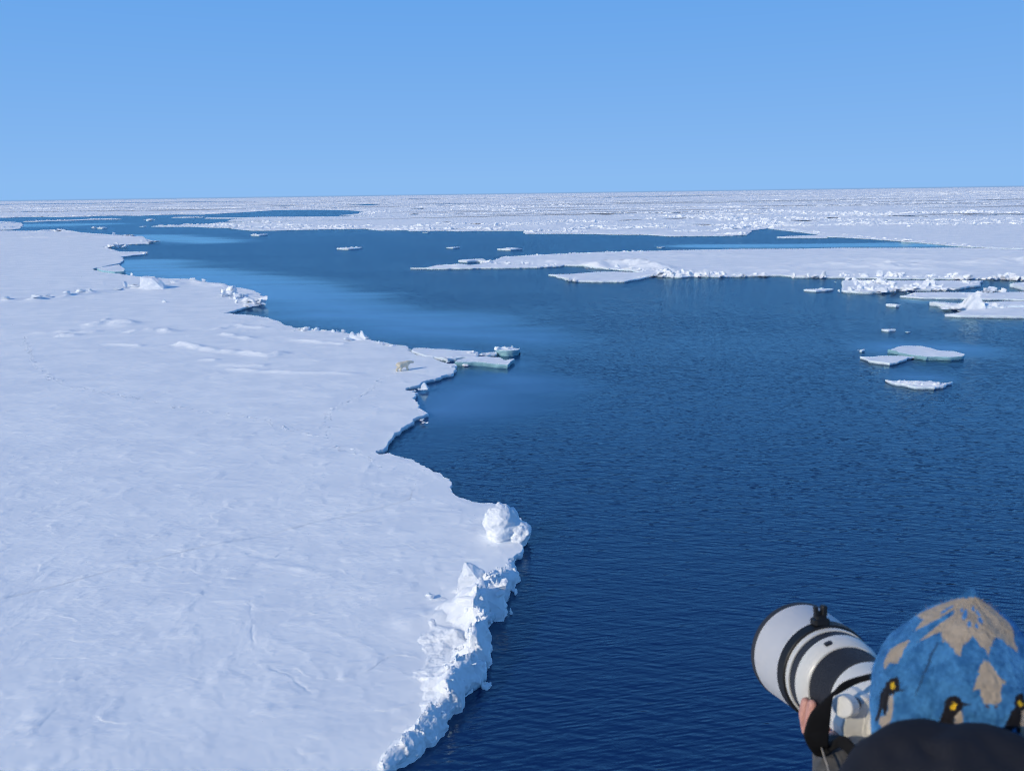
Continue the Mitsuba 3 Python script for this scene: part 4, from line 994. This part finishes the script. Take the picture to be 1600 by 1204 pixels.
def hat_color(p, n, uv):
    q = p - mi.Point3f(*HTIP.tolist())
    a, b, c = (q.x * float(e[0]) + q.y * float(e[1]) + q.z * float(e[2]) for e in (HA, HB, HZ))
    h = -c
    phi = dr.atan2(a + .0187 * (1 - dr.exp(-h / 0.05)), b)
    # knitted stitches make the outlines of the figures uneven
    wob = 0.0055
    s = phi * 0.0995 + (0.4 * dnoise(p.x * 300, p.y * 300, p.z * 300) + 0.6 * dnoise(p.x * 1100, p.y * 1100, p.z * 1100) - 0.5) * wob
    v = h + (0.4 * dnoise(p.x * 300 + 40, p.y * 300, p.z * 300) + 0.6 * dnoise(p.x * 1100 + 40, p.y * 1100, p.z * 1100) - 0.5) * wob
    felt = dfbm(p.x * 90, p.y * 90, p.z * 45, 3)
    fine = dnoise(p.x * 520, p.y * 520, p.z * 240)
    col = mix((0.020, 0.095, 0.23), (0.058, 0.20, 0.40), smoothstep(0.25, 0.75, felt * 0.7 + fine * 0.3))
    beige = mix((0.24, 0.19, 0.14), (0.40, 0.33, 0.26), felt * 0.6 + fine * 0.4)
    pick = lambda c0, c1, m: dr.select(m, c1, c0)
    star = inside(PATTERN['star'], s, v)
    for k in ('star', 'patch', 'chick'):
        col = pick(col, beige, star if k == 'star' else inside(PATTERN[k], s, v))
    for (fx, fy, fa, fb) in FLAKES:
        col = pick(col, mi.Color3f(0.06, 0.19, 0.40), dr.square((s - fx) / fa) + dr.square((v - fy) / fb) < 1)
    black = mi.Color3f(0.012, 0.011, 0.014)
    for k, c in (('p1', black), ('p2', black), ('p3', black), ('p1b', beige * 1.05), ('p2b', beige * 1.1), ('p3b', beige * 1.05), ('p1y', mi.Color3f(0.55, 0.33, 0.02)), ('p2y', mi.Color3f(0.6, 0.36, 0.02)), ('p3y', mi.Color3f(0.55, 0.33, 0.02)),
                 ('feet1', mi.Color3f(0.06, 0.035, 0.03)), ('feet2', mi.Color3f(0.06, 0.035, 0.03)), ('seam', mi.Color3f(0.02, 0.06, 0.13))):
        col = pick(col, c, inside(PATTERN[k], s, v))
    return col


def hat_height(p, n, uv):
    return 0.0022 * dnoise(p.x * 300, p.y * 300, p.z * 160) + 0.004 * dfbm(p.x * 70, p.y * 70, p.z * 40, 2)


scene['knit'] = {'type': 'bumpmap', 'arbitrary': proc(hat_height, 0.0008), 'scale': 1.0, 'bsdf': {'type': 'principled', 'base_color': proc(hat_color), 'roughness': 0.95, 'specular': 0.15, 'sheen': 0.6}}
scene['jacket'] = {'type': 'bumpmap', 'arbitrary': proc(lambda p, n, uv: 0.006 * dfbm(p.x * 22, p.y * 22, p.z * 22, 3), 0.002), 'scale': 1.0,
                   'bsdf': {'type': 'principled', 'base_color': proc(lambda p, n, uv: mix((0.008, 0.009, 0.013), (0.019, 0.020, 0.028), dfbm(p.x * 12, p.y * 12, p.z * 12, 3))), 'roughness': 0.85, 'specular': 0.2}}
scene['fleece'] = {'type': 'bumpmap', 'arbitrary': proc(lambda p, n, uv: 0.003 * dfbm(p.x * 160, p.y * 160, p.z * 160, 2), 0.001), 'scale': 1.0,
                   'bsdf': {'type': 'principled', 'base_color': proc(lambda p, n, uv: mix((0.035, 0.034, 0.034), (0.11, 0.105, 0.10), dfbm(p.x * 120, p.y * 120, p.z * 60, 3))), 'roughness': 0.95}}
scene['skin'] = {'type': 'principled', 'base_color': proc(lambda p, n, uv: mix((0.42, 0.19, 0.15), (0.56, 0.30, 0.24), dfbm(p.x * 60, p.y * 60, p.z * 60, 3))), 'roughness': 0.5, 'specular': 0.4}
scene['lens_white'] = {'type': 'principled', 'base_color': rgb(0.56, 0.55, 0.52), 'roughness': 0.38, 'specular': 0.5}
scene['hood_white'] = {'type': 'principled', 'base_color': rgb(0.47, 0.47, 0.485), 'roughness': 0.5, 'specular': 0.4}
scene['rubber'] = {'type': 'principled', 'base_color': rgb(0.022, 0.024, 0.032), 'roughness': 0.6, 'specular': 0.4}
scene['black_plastic'] = {'type': 'principled', 'base_color': rgb(0.008, 0.008, 0.009), 'roughness': 0.5, 'specular': 0.35}
scene['neoprene'] = {'type': 'bumpmap', 'arbitrary': proc(lambda p, n, uv: 0.0015 * dfbm(p.x * 90, p.y * 90, p.z * 90, 2), 0.001), 'scale': 1.0, 'bsdf': {'type': 'principled', 'base_color': rgb(0.006, 0.006, 0.007), 'roughness': 0.85, 'specular': 0.2}}
scene['lens_glass'] = {'type': 'dielectric', 'int_ior': 1.5}
scene['cord'] = {'type': 'diffuse', 'reflectance': rgb(0.32, 0.29, 0.25)}

PERSON = thing('person', 'person in a blue penguin-pattern knitted hat and dark jacket aiming a long white lens', 'person')
# hat
na, nh = 180, 130
hh = np.concatenate([np.linspace(0.0, 0.03, 30), np.linspace(0.0315, 0.215, nh - 30)])
aa = np.linspace(-np.pi, np.pi, na, endpoint=False)
A_, H_ = np.meshgrid(aa, hh)
R_ = np.interp(H_, HPROF[:, 0], HPROF[:, 1])
for _ in range(2):
    R_[1:-1] = (R_[:-2] + 2 * R_[1:-1] + R_[2:]) / 4
px_ = np.stack([np.sin(A_) * R_, np.cos(A_) * R_, H_], -1)
crease = 0.0030 * np.exp(-((A_ + 0.30 - 0.4 * (H_ - .08)) / 0.05) ** 2) * np.clip(H_ / 0.05, 0, 1) + 0.004 * np.exp(-((A_ + 0.55 - 2.5 * (H_ - .03)) / 0.12) ** 2) * np.exp(-((H_ - .03) / .02) ** 2) + 0.004 * np.exp(-((A_ - 0.75 - 5 * (H_ - .02)) / 0.16) ** 2) * np.exp(-((H_ - .03) / .02) ** 2)
R_ = np.maximum(R_ + 0.006 * (nfbm(px_ * 28, 3, 5) - 0.5) * np.clip(H_ / 0.03, 0.2, 1) - crease, 0.0005)
off = -.0187 * (1 - np.exp(-H_ / .05))
V = HTIP - HZ * H_[..., None] + HA * (R_ * np.sin(A_) + off)[..., None] + HB * (R_ * np.cos(A_))[..., None]
i = np.arange(na * nh).reshape(nh, na)
q = np.stack([i[:-1], np.roll(i, -1, 1)[:-1], np.roll(i, -1, 1)[1:], i[1:]], -1).reshape(-1, 4)
hat = trimesh.Trimesh(V.reshape(-1, 3), np.vstack([q[:, [0, 1, 2]], q[:, [0, 2, 3]]]), process=False)
hat = trimesh.Trimesh(np.vstack([hat.vertices, HTIP + HZ * 0.0006]), np.vstack([hat.faces, [[na * nh, (k + 1) % na, k] for k in range(na)]]), process=False)
mid = hat.triangles_center - (HTIP - HZ * 0.12)
if np.mean(np.einsum('ij,ij->i', hat.face_normals, mid)) < 0:
    hat.invert()
part(PERSON, 'knitted_hat', hat, 'knit', True, label='blue felted hat with penguins and a beige starburst crown')
# loose wool fibres standing off the felt
rf = np.random.default_rng(31)
Vf, Ff = [], []
for k in range(5200):
    j, m = rf.integers(4, 110), rf.integers(0, na)
    b0 = V[j, m]
    nrm = b0 - (HTIP - HZ * 0.12)
    nrm /= np.linalg.norm(nrm)
    d = nrm + rf.normal(size=3) * 0.7
    d *= rf.uniform(0.002, 0.009) / np.linalg.norm(d)
    sd = np.cross(d, rf.normal(size=3))
    sd *= 0.00018 / np.linalg.norm(sd)
    Ff.append([len(Vf), len(Vf) + 1, len(Vf) + 2])
    Vf += [b0 - nrm * 0.0005 - sd, b0 - nrm * 0.0005 + sd, b0 + d]
scene['twosided_wool'] = {'type': 'twosided', 'b': {'type': 'diffuse', 'reflectance': proc(hat_color)}}
part(PERSON, 'knitted_hat__wool_fuzz', trimesh.Trimesh(np.array(Vf), np.array(Ff), process=False), 'twosided_wool', False, kind='stuff')

# camera and lens: everything is turned about the axis from LA towards the bear
LA = deep(1290, 1048.5, 1.375)
LX = np.array([BX, BY, BZ + 0.7]) - LA
LX /= np.linalg.norm(LX)
LR = np.cross(LX, [0, 0, 1.0])
LR /= np.linalg.norm(LR)
LU = np.cross(LR, LX)


def lens(t, r=0.0, u=0.0):
    return LA - LX * t + LR * r + LU * u


def turned(profile, n=96):
    """A solid of revolution about the lens axis from (t, radius) pairs."""
    pr_ = np.array(profile, float)
    a = np.linspace(0, 2 * np.pi, n, endpoint=False)
    Vv = np.array([[lens(t, r * math.cos(x), r * math.sin(x)) for x in a] for t, r in pr_])
    i = np.arange(n * len(pr_)).reshape(len(pr_), n)
    q = np.stack([i[:-1], i[1:], np.roll(i, -1, 1)[1:], np.roll(i, -1, 1)[:-1]], -1).reshape(-1, 4)
    m = trimesh.Trimesh(Vv.reshape(-1, 3), np.vstack([q[:, [0, 1, 2]], q[:, [0, 2, 3]]]), process=False)
    if m.volume < 0:
        m.invert()
    return m


def ring(t0, t1, r0, r1, wall=0.006, bev=0.0012):
    return turned([(t0, r0 - wall), (t0, r0 - bev), (t0 + bev, r0), (t1 - bev, r1), (t1, r1 - bev), (t1, r1 - wall), (t0, r0 - wall)])


CAM = thing('telephoto_camera', 'camera with a large white telephoto lens and hood held by the person in the hat', 'camera')
HOOD = part(CAM, 'lens_hood', ring(-.088, -.009, .0942, .0888, .004), 'hood_white', 35, label='pale grey outer hood')
part(CAM, 'lens_hood__rim', ring(-.099, -.088, .0955, .0950, .006), 'rubber', 35)
CLAMP = part(CAM, 'hood_clamp', ring(-.009, .010, .0900, .0880, .012), 'black_plastic', 35, label='black clamp ring between hood and barrel')
part(CAM, 'barrel', turned([(.0, .060), (.0, .0835), (.0155, .0835), (.016, .0842), (.0165, .0844), (.0205, .0842), (.021, .0838), (.021, .060)]), 'lens_white', 35)
part(CAM, 'focus_ring', ring(.0211, .0368, .0812, .0806, .01), 'rubber', 35)
part(CAM, 'barrel', turned([(.0369, .060), (.0369, .0795), (.039, .0812), (.050, .0800), (.060, .0755), (.0645, .0712), (.0645, .060)]), 'lens_white', 35)
zr = [(.0646, .060)]
for k in range(27):
    zr += [(.0650 + k * .002, .0690 - k * 5e-5), (.0662 + k * .002, .0690 - k * 5e-5), (.0664 + k * .002, .0680 - k * 5e-5), (.0668 + k * .002, .0680 - k * 5e-5)]
part(CAM, 'zoom_ring', turned(zr + [(.1185, .0660), (.1195, .0640), (.1195, .060)]), 'rubber', 35)
part(CAM, 'barrel', turned([(.1196, .055), (.1196, .0652), (.121, .0658), (.150, .0640), (.151, .0632), (.153, .0632), (.154, .0640), (.166, .0635), (.166, .055)]), 'lens_white', 35)
COLLAR = part(CAM, 'tripod_collar', ring(.1665, .2150, .0712, .0712, .012, .004), 'lens_white', 40, label='cream tripod collar with knob and foot')
part(CAM, 'barrel', turned([(.2151, .040), (.2151, .062), (.222, .062), (.240, .055), (.285, .047), (.286, .040)]), 'lens_white', 35)
# foot and its slots
fp = m3.CrossSection([[(-.098, .012), (-.094, -.004), (-.083, -.018), (-.068, -.034), (-.055, -.042), (-.046, -.038), (-.028, .0), (-.030, .045), (-.060, .050), (-.090, .030)]])
lay = [m3.Manifold.extrude(fp.offset(o, m3.JoinType.Round, 2, 32), h).translate((0, 0, z)) for o, h, z in ((0.0, .046, 0.0), (.003, .041, .0025), (.0042, .036, .005))]
fm = m3.Manifold.batch_hull(lay).to_mesh()
ft = trimesh.Trimesh(fm.vert_properties[:, :3], fm.tri_verts)
ft.vertices = np.array([lens(.168 + z, x, y) for x, y, z in ft.vertices])
if ft.volume < 0:
    ft.invert()
part(CAM, 'tripod_collar__foot', ft, 'lens_white', 40)


def lens_box(t, r, u, dt, dr_, du, rot=0.0, bev=0.15):
    b = m3.Manifold.cube((dr_, du, dt), True)
    b = m3.Manifold.batch_hull([b.scale((1, 1 - bev * 2, 1 - bev * 2)), b.scale((1 - bev * 2, 1, 1 - bev * 2)), b.scale((1 - bev * 2, 1 - bev * 2, 1))]).rotate((0, 0, rot)).to_mesh()
    m = trimesh.Trimesh(b.vert_properties[:, :3], b.tri_verts)
    m.vertices = np.array([lens(t + z, r + x, u + y) for x, y, z in m.vertices])
    if m.volume < 0:
        m.invert()
    return m


part(CAM, 'tripod_collar__slot', lens_box(.2145, -.047, -.004, .004, .006, .020, -8), 'rubber', False)
part(CAM, 'tripod_collar__slot', lens_box(.2145, -.067, -.018, .004, .0045, .017, 25), 'rubber', False)
# collar knob, ribbed, standing out on the left
kd = -0.80 * LR + 0.25 * LU - 0.54 * LX
kd /= np.linalg.norm(kd)
ke = np.cross(kd, LU)
ke /= np.linalg.norm(ke)
kf = np.cross(ke, kd)
kc = lens(.226, -.1035, .052)
n = 72
rows = [(-.0152, .0), (-.015, .0130), (-.0135, .0165), (.006, .0165), (.009, .0155), (.0100, .0140), (.0102, .0)]
KV = []
for s_, r_ in rows:
    for k in range(n):
        a = 2 * math.pi * k / n
        rr_ = r_ * (1 - 0.035 * (k % 3 == 0) * (-.0140 < s_ < .007))
        KV.append(kc + kd * s_ + ke * rr_ * math.cos(a) + kf * rr_ * math.sin(a))
i = np.arange(n * len(rows)).reshape(len(rows), n)
q = np.stack([i[:-1], i[1:], np.roll(i, -1, 1)[1:], np.roll(i, -1, 1)[:-1]], -1).reshape(-1, 4)
km = trimesh.Trimesh(np.array(KV), np.vstack([q[:, [0, 1, 2]], q[:, [0, 2, 3]]]), process=False)
if np.mean(np.einsum('ij,ij->i', km.face_normals, km.triangles_center - kc)) < 0:
    km.invert()
part(CAM, 'tripod_collar__knob', km, 'lens_white', 30)
stem = trimesh.creation.cylinder(0.0095, segment=[kc - kd * .040, kc - kd * .0148], sections=24)
part(CAM, 'tripod_collar__knob_stem', stem, 'rubber', 30)
# sight shoe on top of the clamp ring
part(CAM, 'hood_clamp__sight_shoe', trimesh.util.concatenate([lens_box(.0, -.008, .0935, .020, .030, .012), lens_box(.0, -.008, .1005, .016, .020, .010), lens_box(.0, -.015, .1120, .009, .007, .018, 8), lens_box(.001, -.001, .1125, .012, .010, .019, -4), lens_box(-.004, -.008, .1070, .010, .016, .006)]), 'black_plastic', False)
part(CAM, 'barrel_button', lens_box(.055, -.026, .0755, .008, .013, .004, 18), 'rubber', False)
# front glass deep in the hood
fg = turned([(-.012, .0), (-.012, .062), (-.006, .066), (.000, .066), (.000, .0)], 64)
part(CAM, 'front_glass', fg, 'lens_glass', 30)
# body
part(CAM, 'camera_body', trimesh.util.concatenate([lens_box(.318, .0, -.005, .050, .130, .085), lens_box(.318, .0, .048, .045, .050, .034), lens_box(.345, .055, -.02, .04, .03, .07), lens_box(.362, .0, .042, .02, .034, .026)]), 'black_plastic', False)
part(CAM, 'lens_mount', turned([(.285, .02), (.285, .036), (.294, .036), (.294, .02)], 48), 'rubber', 35)


def band(points, widths, dirs, thick, nsub=10):
    """A soft strap along points; widths and width directions per point."""
    P3, Wd = np.array(points), np.array([np.asarray(d) / np.linalg.norm(d) * w for d, w in zip(dirs, widths)])
    from scipy.interpolate import CubicSpline
    s = np.arange(len(P3))
    ss = np.linspace(0, len(P3) - 1, (len(P3) - 1) * nsub + 1)
    C, W = CubicSpline(s, P3)(ss), CubicSpline(s, Wd)(ss)
    tg = np.gradient(C, axis=0)
    N = np.cross(tg, W)
    N /= np.linalg.norm(N, axis=1, keepdims=True)
    sec = [(-.5, -.25), (-.42, -.5), (0, -.62), (.42, -.5), (.5, -.25), (.5, .25), (.42, .5), (0, .62), (-.42, .5), (-.5, .25)]
    Vv = np.array([[C[k] + W[k] * a + N[k] * thick * b for a, b in sec] for k in range(len(C))])
    m_ = len(sec)
    i = np.arange(len(C) * m_).reshape(len(C), m_)
    q = np.stack([i[:-1], i[1:], np.roll(i, -1, 1)[1:], np.roll(i, -1, 1)[:-1]], -1).reshape(-1, 4)
    f = np.vstack([q[:, [0, 1, 2]], q[:, [0, 2, 3]], [[0, k, k + 1] for k in range(1, m_ - 1)], [[i[-1][0], i[-1][k + 1], i[-1][k]] for k in range(1, m_ - 1)]])
    m = trimesh.Trimesh(Vv.reshape(-1, 3), f, process=False)
    if m.volume < 0:
        m.invert()
    return m


sp = [(1372, 1054, 1.130, .009), (1352, 1058.5, 1.130, .009), (1332, 1065, 1.130, .011), (1311, 1076, 1.125, .016), (1292, 1092, 1.125, .023), (1281, 1117, 1.12, .032), (1276, 1143, 1.12, .036), (1276, 1160, 1.12, .036), (1286, 1169, 1.135, .030), (1300, 1165, 1.125, .020), (1310, 1158, 1.120, .017), (1320, 1160, 1.110, .018), (1330, 1170, 1.100, .018), (1345, 1174, 1.090, .018)]
sd = [UP, UP, UP + .1 * RIGHT, UP + .4 * RIGHT, .7 * RIGHT + .4 * UP, RIGHT + .1 * UP, RIGHT - .05 * UP, RIGHT - .3 * UP, RIGHT * .7 + UP * .7, UP + .3 * RIGHT, UP + .1 * RIGHT, UP + .4 * RIGHT, UP + .4 * RIGHT, UP]
part(CAM, 'strap', band([deep(*p[:3]) for p in sp], [p[3] for p in sp], sd, 0.0045), 'neoprene', 50, label='wide black neck strap looped over the lens')

# body, one continuous figure: head, neck, trunk, arms, hands, legs
head = HTIP - HZ * 0.135 - HA * 0.018
look = np.array([-0.12, 0.97, -0.22])
neck0, chest, pelvis = head + np.array([0.0, -.075, -.15]), head + np.array([0.01, -.24, -.30]), head + np.array([0.0, -.44, -.60])
L0, R0 = chest + np.array([-.17, .04, .07]), chest + np.array([.18, .04, .07])
wristL = deep(1303, 1172, 1.17)
elbowL = deep(1340, 1420, 0.98)
wristR, elbowR = lens(.335, .10, -.05), R0 + np.array([.10, .10, -.26])
fig = limb((head + np.array([0, -.005, .01]), .083), (head + look * .03 + np.array([0, 0, -.04]), .072), (head + look * .055 + np.array([0, 0, -.085]), .048))
fig += limb((head + look * .088 + np.array([0, 0, -.005]), .012), (head + look * .112 + np.array([0, 0, -.04]), .013))
for s in (-1, 1):
    fig += limb((head + np.array([s * .078, .0, -.02]), .010), (head + np.array([s * .078, .0, -.045]), .008))
fig += limb((head + np.array([0, -.01, -.06]), .056), (neck0, .056), (chest + np.array([0, .05, .06]), .07))
fig += m3.Manifold.batch_hull([ball(chest + np.array([s * .09, .02, .03]), .11) for s in (-1, 1)] + [ball(chest + np.array([s * .07, -.03, -.14]), .11) for s in (-1, 1)])
fig += m3.Manifold.batch_hull([ball(chest + np.array([s * .07, -.03, -.14]), .11) for s in (-1, 1)] + [ball(pelvis + np.array([s * .07, 0, 0]), .125) for s in (-1, 1)])
DECK = 17.95
for s in (-1, 1):
    hip, knee, ank = pelvis + np.array([s * .09, 0, -.04]), pelvis + np.array([s * .12, .10, -.45]), pelvis + np.array([s * .13, .0, 0])
    ank[2] = DECK + 0.08
    fig += limb((hip, .095), (knee, .062), (ank, .045), (ank + np.array([0, .13, -.045]), .035))
fig += limb((L0, .058), (elbowL, .045), (wristL, .028)) + limb((R0, .058), (elbowR, .045), (wristR, .028))


def hand(man, wrist, mcps, chains, thumb, r=0.0098):
    man += m3.Manifold.batch_hull([ball(wrist, .021)] + [ball(m_, .0115) for m_ in mcps])
    for m_, ch in zip(mcps, chains):
        pts = [m_, *ch]
        man += limb(*[(p, r * k) for p, k in zip(pts, (1.05, 0.98, 0.88, 0.78))])
    man += limb(*[(p, .0115 * k) for p, k in zip(thumb, (1.25, 1.0, 0.85))])
    return man


mcps, chains = [], []
for k, (t, dl) in enumerate([(.070, .0), (.091, .004), (.112, .002), (.132, -.004)]):
    mcps.append(lens(t, -.036, -.100 - dl * .3))
    chains.append([lens(t - .003, -.0765 - dl, -.066 + dl), lens(t - .004, -.0810 - dl * .3, -.039), lens(t - .004, -.0775, -.018 + dl * 1.5)])
fig = hand(fig, wristL, mcps, chains, [lens(.150, -.040, -.112), lens(.163, -.050, -.088), lens(.165, -.055, -.066)])
mc2 = [lens(.335 + .02 * (k - 1.5), .094, -.02) for k in range(4)]
fig = hand(fig, wristR, mc2, [[lens(.330 + .02 * (k - 1.5), .083, .0), lens(.322 + .018 * (k - 1.5), .070, .002), lens(.316 + .016 * (k - 1.5), .060, -.002)] for k in range(4)], [wristR + LU * .02, lens(.362, .080, -.03), lens(.366, .058, -.02)])
bodym = skin(fig, 0.0075, 8)
part(PERSON, 'body', bodym, 'skin', True)

# dark jacket with its folded hood, nearest to the camera
hood = limb(*[(deep(x, y, d), r) for x, y, d, r in [(1368, 1252, .715, .040), (1395, 1222, .715, .0435), (1432, 1207, .718, .0455), (1475, 1200, .72, .0455), (1530, 1204, .72, .0455), (1580, 1214, .715, .0455), (1630, 1240, .71, .045)]])
hood += m3.Manifold.batch_hull([ball(deep(1395, 1245, .72), .045), ball(deep(1600, 1240, .72), .05), ball(chest + np.array([-.08, -.02, .08]), .10), ball(chest + np.array([.09, -.02, .08]), .10), ball(neck0, .07)])
jk = hood + m3.Manifold.batch_hull([ball(chest + np.array([s * .09, .02, .03]), .128) for s in (-1, 1)] + [ball(pelvis + np.array([s * .08, .0, -.02]), .150) for s in (-1, 1)])
jk += limb((L0, .078), (L0 + (elbowL - L0) * .92, .066)) + limb((R0, .078), (elbowR, .068), (elbowR + (wristR - elbowR) * .85, .046))
jm = skin(jk, 0.010, 10)
p = jm.vertices
jm.vertices = p + jm.vertex_normals * (0.014 * (nfbm(p * [9, 9, 16], 3, 71) - 0.5) + 0.022 * (np.abs(nfbm(p * [9, 12, 15], 2, 75) - 0.5) * 2 - 0.3))[:, None]
jt = cKDTree(jm.vertices)
for line, w_, h_ in [([(1442, 1146, .69), (1452, 1165, .68), (1464, 1185, .67), (1490, 1215, .66)], .007, -.0045), ([(1450, 1160, .69), (1490, 1172, .67), (1540, 1176, .67)], .007, -.004), ([(1392, 1165, .70), (1404, 1185, .69), (1406, 1215, .68)], .008, -.0045),
                     ([(1540, 1158, .69), (1556, 1172, .68), (1590, 1188, .68)], .007, -.004), ([(1425, 1182, .68), (1400, 1206, .67)], .008, .004), ([(1486, 1162, .69), (1500, 1200, .66)], .010, .004)]:
    c_ = np.array([deep(*q_) for q_ in line])
    f_ = np.vstack([c_[k] + (c_[k + 1] - c_[k]) * np.linspace(0, 1, 24)[:, None] for k in range(len(c_) - 1)])
    f_ = jm.vertices[jt.query(f_)[1]]       # laid onto the cloth
    dd = cKDTree(f_).query(jm.vertices)[0]
    jm.vertices = jm.vertices + jm.vertex_normals * (h_ * np.exp(-(dd / w_) ** 2))[:, None]
part(PERSON, 'jacket', jm, 'jacket', 60, label='dark jacket with a folded hood')
sl = skin(limb((elbowL, .060), (elbowL + (wristL - elbowL) * .6, .042), (elbowL + (wristL - elbowL) * .97, .031)), 0.008, 6)
sl.vertices += sl.vertex_normals * (0.006 * (nfbm(sl.vertices * 40, 2, 8) - 0.5))[:, None]
part(PERSON, 'sleeve', sl, 'fleece', True, label='grey fleece sleeve')
cv = [deep(x, y, d) for x, y, d in [(1284, 1168, 1.118), (1288, 1182, 1.100), (1293, 1196, 1.085), (1296, 1210, 1.070), (1300, 1240, 1.045)]]
part(PERSON, 'sleeve__cord', trimesh.util.concatenate([trimesh.creation.cylinder(.0013, segment=[p_, q_], sections=10) for p_, q_ in zip(cv, cv[1:])]), 'cord', True)
tr = m3.Manifold()
for s in (-1, 1):
    hip, knee, ank = pelvis + np.array([s * .09, 0, -.04]), pelvis + np.array([s * .12, .10, -.45]), pelvis + np.array([s * .13, .0, 0])
    ank[2] = DECK + 0.08
    tr += limb((hip, .115), (knee, .082), (ank + np.array([0, 0, .05]), .068))
    bt = limb((ank + np.array([0, -.02, .10]), .062), (ank + np.array([0, -.02, -.02]), .058), (ank + np.array([0, .15, -.035]), .044))
    part(PERSON, 'boot', skin(bt, .012, 4), 'black_plastic', True)
part(PERSON, 'trousers', skin(tr, .015, 6), 'jacket', True)

# the ship's deck they stand on, below the picture
scene['deck_paint'] = {'type': 'diffuse', 'reflectance': proc(lambda p, n, uv: mix((0.10, 0.13, 0.12), (0.16, 0.19, 0.18), dfbm(p.x * 8, p.y * 8, p.z * 8, 3)))}
dk = trimesh.creation.box((14, 9, DECK + 1))
dk.apply_translation((2.0, 0.95 - 4.5, (DECK - 1) / 2))
scene['ship_deck'] = ply(dk, 'deck_paint', False)
labels['ship_deck'] = {'kind': 'structure', 'label': "ship's deck and side on which the photographer stands"}
